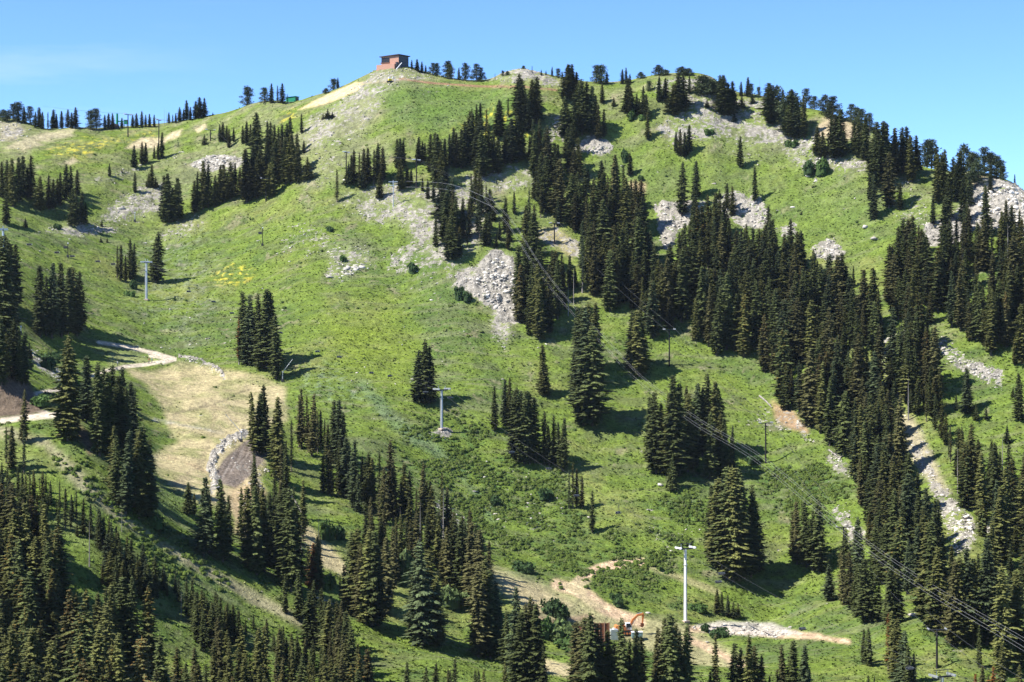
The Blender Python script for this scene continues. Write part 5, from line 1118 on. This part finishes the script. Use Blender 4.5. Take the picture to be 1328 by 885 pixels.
q = MB(); q.box((-WX_*.76, -.5, WH*.50), (WX_*.5, .06, .5)); q.obj('railing', simple('brown_rail', (.10, .055, .04), .8), hut)
q = MB(); q.box((-WX_*.62, -.9, WH*.16-.3), (WX_*1.05, 1.8, WH*.50)); q.obj('terrace_base', M_brick, hut, bevel=.03)
q = MB(); q.box((-.5, -.5, WH*.25), (.8, .9, .5*WH)); q.obj('doorway', M_dark, hut)
q = MB(); q.tube([(.1, -2.2, -.6), (1.6, -.3, WH*.42)], .12, 6); q.tube([(.5, -2.4, -.6), (2.0, -.5, WH*.42)], .12, 6)
for k in range(7): q.box((.3+k*.22, -2.2+k*.27, -.5+k*.42), (.5, .3, .06))
q.obj('stair', M_galv, hut)

# green hut
X, D, Z = P(382, 131.8, 700); hut2 = thing('equipment_shed', 'small bright green shed on the left shoulder of the summit ridge', 'shed', (X, D, Z-.2), radians(-22))
q = MB(); q.prism([(-4.1, -.3), (.3, -.3), (.3, 2.2), (-4.1, 1.9)], 0, 3.2); q.obj('wall', M_green, hut2)
q = MB(); q.box((-1.9, 1.6, 2.2), (4.9, 3.7, .12), ry=-.068); q.obj('roof', M_green, hut2)
q = MB(); q.box((.32, 1.6, 1.1), (.06, 1.6, 1.7)); q.obj('door', M_dark, hut2)

# green lift terminal on the left skyline
X, D, Z = P(151, 166, 600); t = thing('lift_terminal', 'green drive mast over a dark cabin on the left skyline beside the leftmost lift pole', 'lift terminal', (X, D, Z-.3))
q = MB(); q.tube([(.3, 0, 0), (.3, 0, 6.3)], .55, 10, .42); q.obj('mast', M_green, t); q = MB(); q.box((-.6, 0, .9), (3.6, 2.6, 1.8), taper=.8); q.obj('cabin', M_dark, t, bevel=.1)
q = MB(); q.box((1.6, 0, 3.0), (2.6, .4, .5)); q.obj('arm', M_green, t, bevel=.05)
X, D, Z = P(163, 166, 600); t = thing('operator_booth', 'small dark green booth on a stand right behind the leftmost lift pole', 'booth', (X, D, Z-.3))
q = MB(); q.box((0, 0, 2.6), (1.3, 1.3, 1.6)); q.obj('cabin', M_green, t, bevel=.06); q = MB(); q.box((0, 0, 3.5), (1.6, 1.6, .12)); q.obj('roof', M_dark, t)
q = MB(); [q.tube([(a, b, -.2), (a, b, 1.9)], .06, 6) for a in (-.5, .5) for b in (-.5, .5)]; q.obj('leg_frame', M_dark, t)

# tracked work machine under the hut
X, D, Z = P(506, 107, 600); t = thing('tracked_drill', 'small yellow and white tracked machine parked below the brick hut', 'work machine', (X, D, Z), .3)
for s in (-1, 1):
    q = MB(); q.prism([(-1.3, .15), (-1.0, 0), (1.0, 0), (1.3, .15), (1.3, .45), (1.0, .6), (-1.0, .6), (-1.3, .45)], s*.65-.2, s*.65+.2); q.obj('track', M_dark, t)
q = MB(); q.box((-.1, 0, 1.0), (1.3, 1.0, .85)); q.obj('body', M_yellow, t, bevel=.06)
q = MB(); q.box((-.3, 0, 1.75), (.7, .8, .7)); q.obj('cab', M_white, t, bevel=.05)
q = MB(); q.tube([(.5, 0, 1.0), (1.2, 0, 2.4)], .11, 8); q.tube([(1.2, 0, 2.4), (1.9, 0, 1.0)], .09, 8); q.box((1.95, 0, .8), (.5, .6, .5)); q.obj('boom', M_white, t)

# ------------------------------------------------------------------ orange digger, rusty wall and its neighbours
X, D, Z = P(812, 823, 420); dg = thing('excavator', 'orange tracked excavator with a raised curved arm behind the front row of firs', 'excavator', (X, D, Z), radians(8))
s_ = 1.0
for s in (-1, 1):
    q = MB(); q.prism([(-1.9, .3), (-1.6, 0), (1.6, 0), (1.9, .3), (1.9, .6), (1.6, .85), (-1.6, .85), (-1.9, .6)], s*1.1-.28, s*1.1+.28); tr_ = q.obj('track', M_dark, dg)
    q = MB(); [q.tube([(x, s*1.1-.32, .42), (x, s*1.1+.32, .42)], .26, 10) for x in (-1.5, -.75, 0, .75, 1.5)]; q.obj('roller', M_orange, tr_)
q = MB(); q.box((0, 0, .95), (1.6, 1.6, .3)); q.obj('turntable', M_dark, dg)
q = MB(); q.box((-.7, 0, 1.62), (3.2, 2.4, 1.0)); q.prism([(-2.9, 1.15), (-2.2, 1.05), (-2.2, 2.35), (-2.75, 2.25)], -1.1, 1.1); q.obj('upper_body', M_orange, dg, bevel=.07)
q = MB(); q.prism([(-.35, 1.2), (1.15, 1.2), (1.2, 2.0), (.8, 2.95), (-.35, 2.95)], -1.2, -.25); cab_ = q.obj('cab', M_white, dg, bevel=.05)
q = MB(); q.prism([(-.15, 1.95), (1.12, 1.95), (.78, 2.8), (-.15, 2.8)], -1.23, -.22); q.obj('window', M_glass, cab_)
q = MB(); q.prism([(.5, 1.6), (1.0, 1.5), (1.9, 3.3), (3.0, 4.35), (4.2, 4.55), (4.2, 4.95), (2.8, 4.85), (1.5, 3.75)], .0, .42); q.obj('boom', M_orange, dg, bevel=.04)
q = MB(); q.prism([(3.9, 5.0), (4.3, 5.15), (4.55, 4.7), (4.2, 2.6), (3.95, 2.6), (3.95, 4.4)], .05, .37); q.obj('dipper_arm', M_orange, dg, bevel=.03)
q = MB(); q.tube([(1.3, .21, 2.0), (2.4, .21, 3.7)], .09, 8); q.tube([(2.7, .21, 4.95), (3.95, .21, 5.15)], .08, 8); q.obj('hydraulic_ram', M_galv, dg)
q = MB(); q.prism([(3.6, 2.7), (4.35, 2.65), (4.45, 2.1), (4.0, 1.6), (3.4, 1.9), (3.75, 2.3)], -.25, .65); q.obj('bucket', M_rustm, dg, bevel=.03)

def wall_run(px0, px1, py, hgt, lab):
    X0, D0, Z0 = P(px0, py, 420); X1, D1, Z1 = P(px1, py, 420); L = X1-X0
    t = thing('retaining_wall', lab, 'retaining wall', (X0, D0, Z0))
    q = MB(); q.box((L/2, 0, hgt/2-.3), (L, .25, hgt+.6)); q.obj('panel', M_rustm, t)
    n = max(3, int(L/.95))
    for k in range(n+1): q = MB(); q.box((L*k/n, -.2, hgt/2), (.22, .18, hgt+.5)); q.obj('post', simple('pale_rust', (.34, .20, .13), .9) if k == 0 and 'pale_rust' not in bpy.data.materials else bpy.data.materials['pale_rust'], t)
wall_run(706, 752, 822, 1.6, 'low rusty retaining wall with pale posts left of the digger')
wall_run(771, 789, 830, 3.9, 'taller dark rusty wall section beside the digger')
X, D, Z = P(796, 829, 420); t = thing('water_tank', 'pale grey panel tank between the rusty wall and the digger', 'tank', (X, D, Z), .2)
q = MB(); q.box((0, 0, 1.1), (1.9, 1.6, 2.6)); q.obj('shell', M_galv, t, bevel=.08); q = MB(); q.tube([(0, 0, 2.3), (0, 0, 2.65)], .35, 10); q.obj('hatch', M_white, t)
X, D, Z = P(826, 830, 420); t = thing('utility_trailer', 'small grey and teal trailer parked under the digger arm', 'trailer', (X, D, Z), .1)
q = MB(); q.box((0, 0, 1.2), (2.6, 1.5, 1.3)); q.obj('box_body', simple('teal_grey', (.16, .24, .24), .5), t, bevel=.06)
q = MB(); q.box((0, 0, 1.92), (2.7, 1.6, .12)); q.obj('roof', M_white, t)
for x in (-.8, .8):
    q = MB(); q.tube([(x, -.85, .38), (x, .85, .38)], .38, 12); q.obj('wheel', M_dark, t)

# ------------------------------------------------------------------ hikers
def person(px, py, shirt, legs, lab, H_=1.72, dmin=500, face=0, stride=.18):
    X, D, Z = P(px, py, dmin); k = H_/1.75
    root = thing('person', lab, 'person', (X, D, Z), face); root.scale = (k, k, k)
    J = [(0, 0, .95), (0, 0, 1.15), (0, 0, 1.38), (0, 0, 1.5), (0, .01, 1.58), (0, .0, 1.68), (-.18, 0, 1.40), (-.25, .03, 1.12), (-.24, -.12, .90), (-.25, -.17, .82), (.18, 0, 1.40), (.25, -.02, 1.12), (.24, .10, .90), (.25, .13, .82),
         (-.10, 0, .88), (-.11, -stride, .50), (-.11, stride*.2-.05, .09), (-.11, -.14, .03), (.10, 0, .88), (.11, stride*.6, .50), (.11, stride*1.6, .12), (.11, stride*1.2-.08, .03)]
    R = [.145, .13, .15, .06, .085, .095, .065, .048, .036, .045, .065, .048, .036, .045, .095, .065, .045, .05, .095, .065, .045, .05]
    Ed = [(0, 1), (1, 2), (2, 3), (3, 4), (4, 5), (2, 6), (6, 7), (7, 8), (8, 9), (2, 10), (10, 11), (11, 12), (12, 13), (0, 14), (14, 15), (15, 16), (16, 17), (0, 18), (18, 19), (19, 20), (20, 21)]
    me = bpy.data.meshes.new('body'); me.from_pydata(J, Ed, []); o = link('body', me, root)
    sk = o.modifiers.new('skin', 'SKIN')
    for i, v in enumerate(me.skin_vertices[0].data): v.radius = (R[i], R[i]*(.72 if i < 3 else 1)); v.use_root = i == 0
    o.modifiers.new('sub', 'SUBSURF').levels = 1; o.modifiers['sub'].render_levels = 1
    skin = bpy.data.materials.get('skin') or simple('skin', (.50, .30, .21), .6); sh = simple('shirt', shirt, .8); lg = simple('trousers', legs, .8)
    # shirt and trousers follow the body by height
    mt, nt, b = newmat('clothed_figure'); tc = N(nt, 'ShaderNodeTexCoord'); sx = N(nt, 'ShaderNodeSeparateXYZ'); nt.links.new(tc.outputs['Object'], sx.inputs[0])
    cr = N(nt, 'ShaderNodeValToRGB'); cr.color_ramp.interpolation = 'CONSTANT'; e = cr.color_ramp.elements
    e[0].position = 0; e[0].color = (.03, .03, .03, 1); e[1].position = .05; e[1].color = legs+(1,)
    for p_, c_ in ((.52, shirt), (.82, (.50, .30, .21)), (.925, (.06, .04, .03))):
        q = e.new(p_); q.color = tuple(c_)+(1,)
    dv = N(nt, 'ShaderNodeMath', operation='DIVIDE'); dv.inputs[1].default_value = 1.8; nt.links.new(sx.outputs['Z'], dv.inputs[0]); nt.links.new(dv.outputs[0], cr.inputs[0]); nt.links.new(cr.outputs[0], b.inputs['Base Color'])
    me.materials.append(mt)
    q = MB(); q.tube([(0, .03, 1.60), (0, .03, 1.74), (0, .02, 1.80)], .112, 10, .05); q.obj('hair', simple('hair', (.05, .035, .025), .8), root)
    return root
person(193.3, 471.5, (.55, .05, .07), (.07, .08, .12), 'hiker in a red top walking on the meadow trail', face=1.4)
person(197, 471, (.25, .42, .50), (.28, .27, .25), 'hiker in a pale blue top walking behind the red one on the trail', face=1.5)
person(152.5, 475, (.70, .70, .68), (.06, .07, .1), 'hiker in a white top further left on the meadow trail', face=1.2)
person(965.5, 124, (.75, .12, .05), (.05, .05, .06), 'hiker in orange red standing on the rocky crest', face=.5, stride=.04)

# fallen trunks
def log(px0, py0, px1, py1, lab, r=.28):
    a = P(px0, py0); b = P(px1, py1)
    q = MB(); q.tube([(a[0], a[1], a[2]+r), ((a[0]+b[0])/2, (a[1]+b[1])/2, max((a[2]+b[2])/2, Hgt((a[0]+b[0])/2, (a[1]+b[1])/2))+r), (b[0], b[1], b[2]+r)], r, 8, r*.5)
    for k in range(5):
        u = .3+.14*k; x = a[0]+(b[0]-a[0])*u; y = a[1]+(b[1]-a[1])*u; z = a[2]+(b[2]-a[2])*u+r; q.tube([(x, y, z), (x+rg.uniform(-.6, .6), y-.5, z+rg.uniform(.3, .9))], r*.2, 5, .02)
    tag(q.obj('fallen_log', M_grey), lab, 'fallen log')
log(985, 515, 1001, 530, 'bleached fallen trunk on the grass at the forest edge', .3)
log(1062, 551, 1081, 564, 'bleached fallen trunk in the shade of the forest edge')
log(1075, 585, 1090, 596, 'pale fallen trunk in the rubble below the forest edge')
log(410, 776, 440, 790, 'grey fallen trunk along the crest of the grassy spur')
log(992, 820, 1003, 826, 'pale fallen trunk at the end of the dirt bank')
log(1290, 815, 1299, 822, 'white fallen trunk in the shade near the right edge', .2)
log(375, 640, 392, 668, 'silver fallen trunk in the rubble hollow', .22)

# ------------------------------------------------------------------ light
AZ, EL = radians(-110), radians(51)      # azimuth measured from the view direction, clockwise
sun_dir = Vector((sin(AZ)*cos(EL), cos(AZ)*cos(EL), sin(EL)))
sd = bpy.data.lights.new('sun', 'SUN'); sun = bpy.data.objects.new('sun', sd); COL.objects.link(sun)
sd.energy = 4.7; sd.angle = radians(.5); sd.color = (1, .96, .90)
sun.rotation_euler = sun_dir.to_track_quat('Z', 'Y').to_euler()
w = bpy.data.worlds.new('World'); SC.world = w; w.use_nodes = True; nt = w.node_tree
bg = nt.nodes['Background']; sky = nt.nodes.new('ShaderNodeTexSky'); sky.sky_type = 'NISHITA'; sky.sun_disc = False
sky.sun_elevation = EL; sky.sun_rotation = AZ % (2*pi); sky.altitude = 2800; sky.air_density = .7; sky.dust_density = 0; sky.ozone_density = 10.0
# a faint high wisp of cirrus low over the left shoulder
tc = nt.nodes.new('ShaderNodeTexCoord'); mp_ = nt.nodes.new('ShaderNodeMapping'); mp_.inputs['Scale'].default_value = (5, 5, 38); mp_.inputs['Rotation'].default_value = (0, .12, 0)
nz_ = nt.nodes.new('ShaderNodeTexNoise'); nz_.inputs['Scale'].default_value = 1.6; nz_.inputs['Detail'].default_value = 5; nz_.inputs['Roughness'].default_value = .6
nt.links.new(tc.outputs['Generated'], mp_.inputs[0]); nt.links.new(mp_.outputs[0], nz_.inputs['Vector'])
mr_ = nt.nodes.new('ShaderNodeMapRange'); mr_.inputs[1].default_value = .5; mr_.inputs[2].default_value = .8; mr_.inputs[3].default_value = 0; mr_.inputs[4].default_value = .22
nt.links.new(nz_.outputs[0], mr_.inputs[0])
sx_ = nt.nodes.new('ShaderNodeSeparateXYZ'); nt.links.new(tc.outputs['Generated'], sx_.inputs[0])
mk_ = nt.nodes.new('ShaderNodeMapRange'); mk_.inputs[1].default_value = -.12; mk_.inputs[2].default_value = -.26; mk_.inputs[3].default_value = 0; mk_.inputs[4].default_value = 1; nt.links.new(sx_.outputs['X'], mk_.inputs[0])
mu_ = nt.nodes.new('ShaderNodeMath'); mu_.operation = 'MULTIPLY'; nt.links.new(mr_.outputs[0], mu_.inputs[0]); nt.links.new(mk_.outputs[0], mu_.inputs[1])
mx_ = nt.nodes.new('ShaderNodeMix'); mx_.data_type = 'RGBA'; nt.links.new(mu_.outputs[0], mx_.inputs[0]); nt.links.new(sky.outputs[0], mx_.inputs[6]); mx_.inputs[7].default_value = (4.2, 4.4, 4.6, 1)
nt.links.new(mx_.outputs[2], bg.inputs[0]); bg.inputs[1].default_value = .122
vs = SC.view_settings; vs.view_transform = 'Standard'; vs.look = 'None'; vs.exposure = 1.22; vs.gamma = 1
SC.cycles.use_denoising = True; SC.cycles.max_bounces = 5; SC.cycles.diffuse_bounces = 2; SC.cycles.glossy_bounces = 2; SC.cycles.transmission_bounces = 2

# ------------------------------------------------------------------ thin mountain air
q = MB(); q.box((0, 3250, -105), (60000, 9500, 490)); hz = q.me('haze', bpy.data.materials.new('thin_air')); mt = bpy.data.materials['thin_air']; mt.use_nodes = True; nt = mt.node_tree
nt.nodes.remove(nt.nodes['Principled BSDF']); pv = nt.nodes.new('ShaderNodeVolumePrincipled'); pv.inputs['Color'].default_value = (.72, .84, 1, 1); pv.inputs['Density'].default_value = .000022; pv.inputs['Anisotropy'].default_value = .2
nt.links.new(pv.outputs[0], nt.nodes['Material Output'].inputs['Volume'])
ho = link('haze', hz); tag(ho, 'thin pale mountain air between the viewer and the ridge', 'haze', kind='stuff')
SC.cycles.volume_bounces = 0
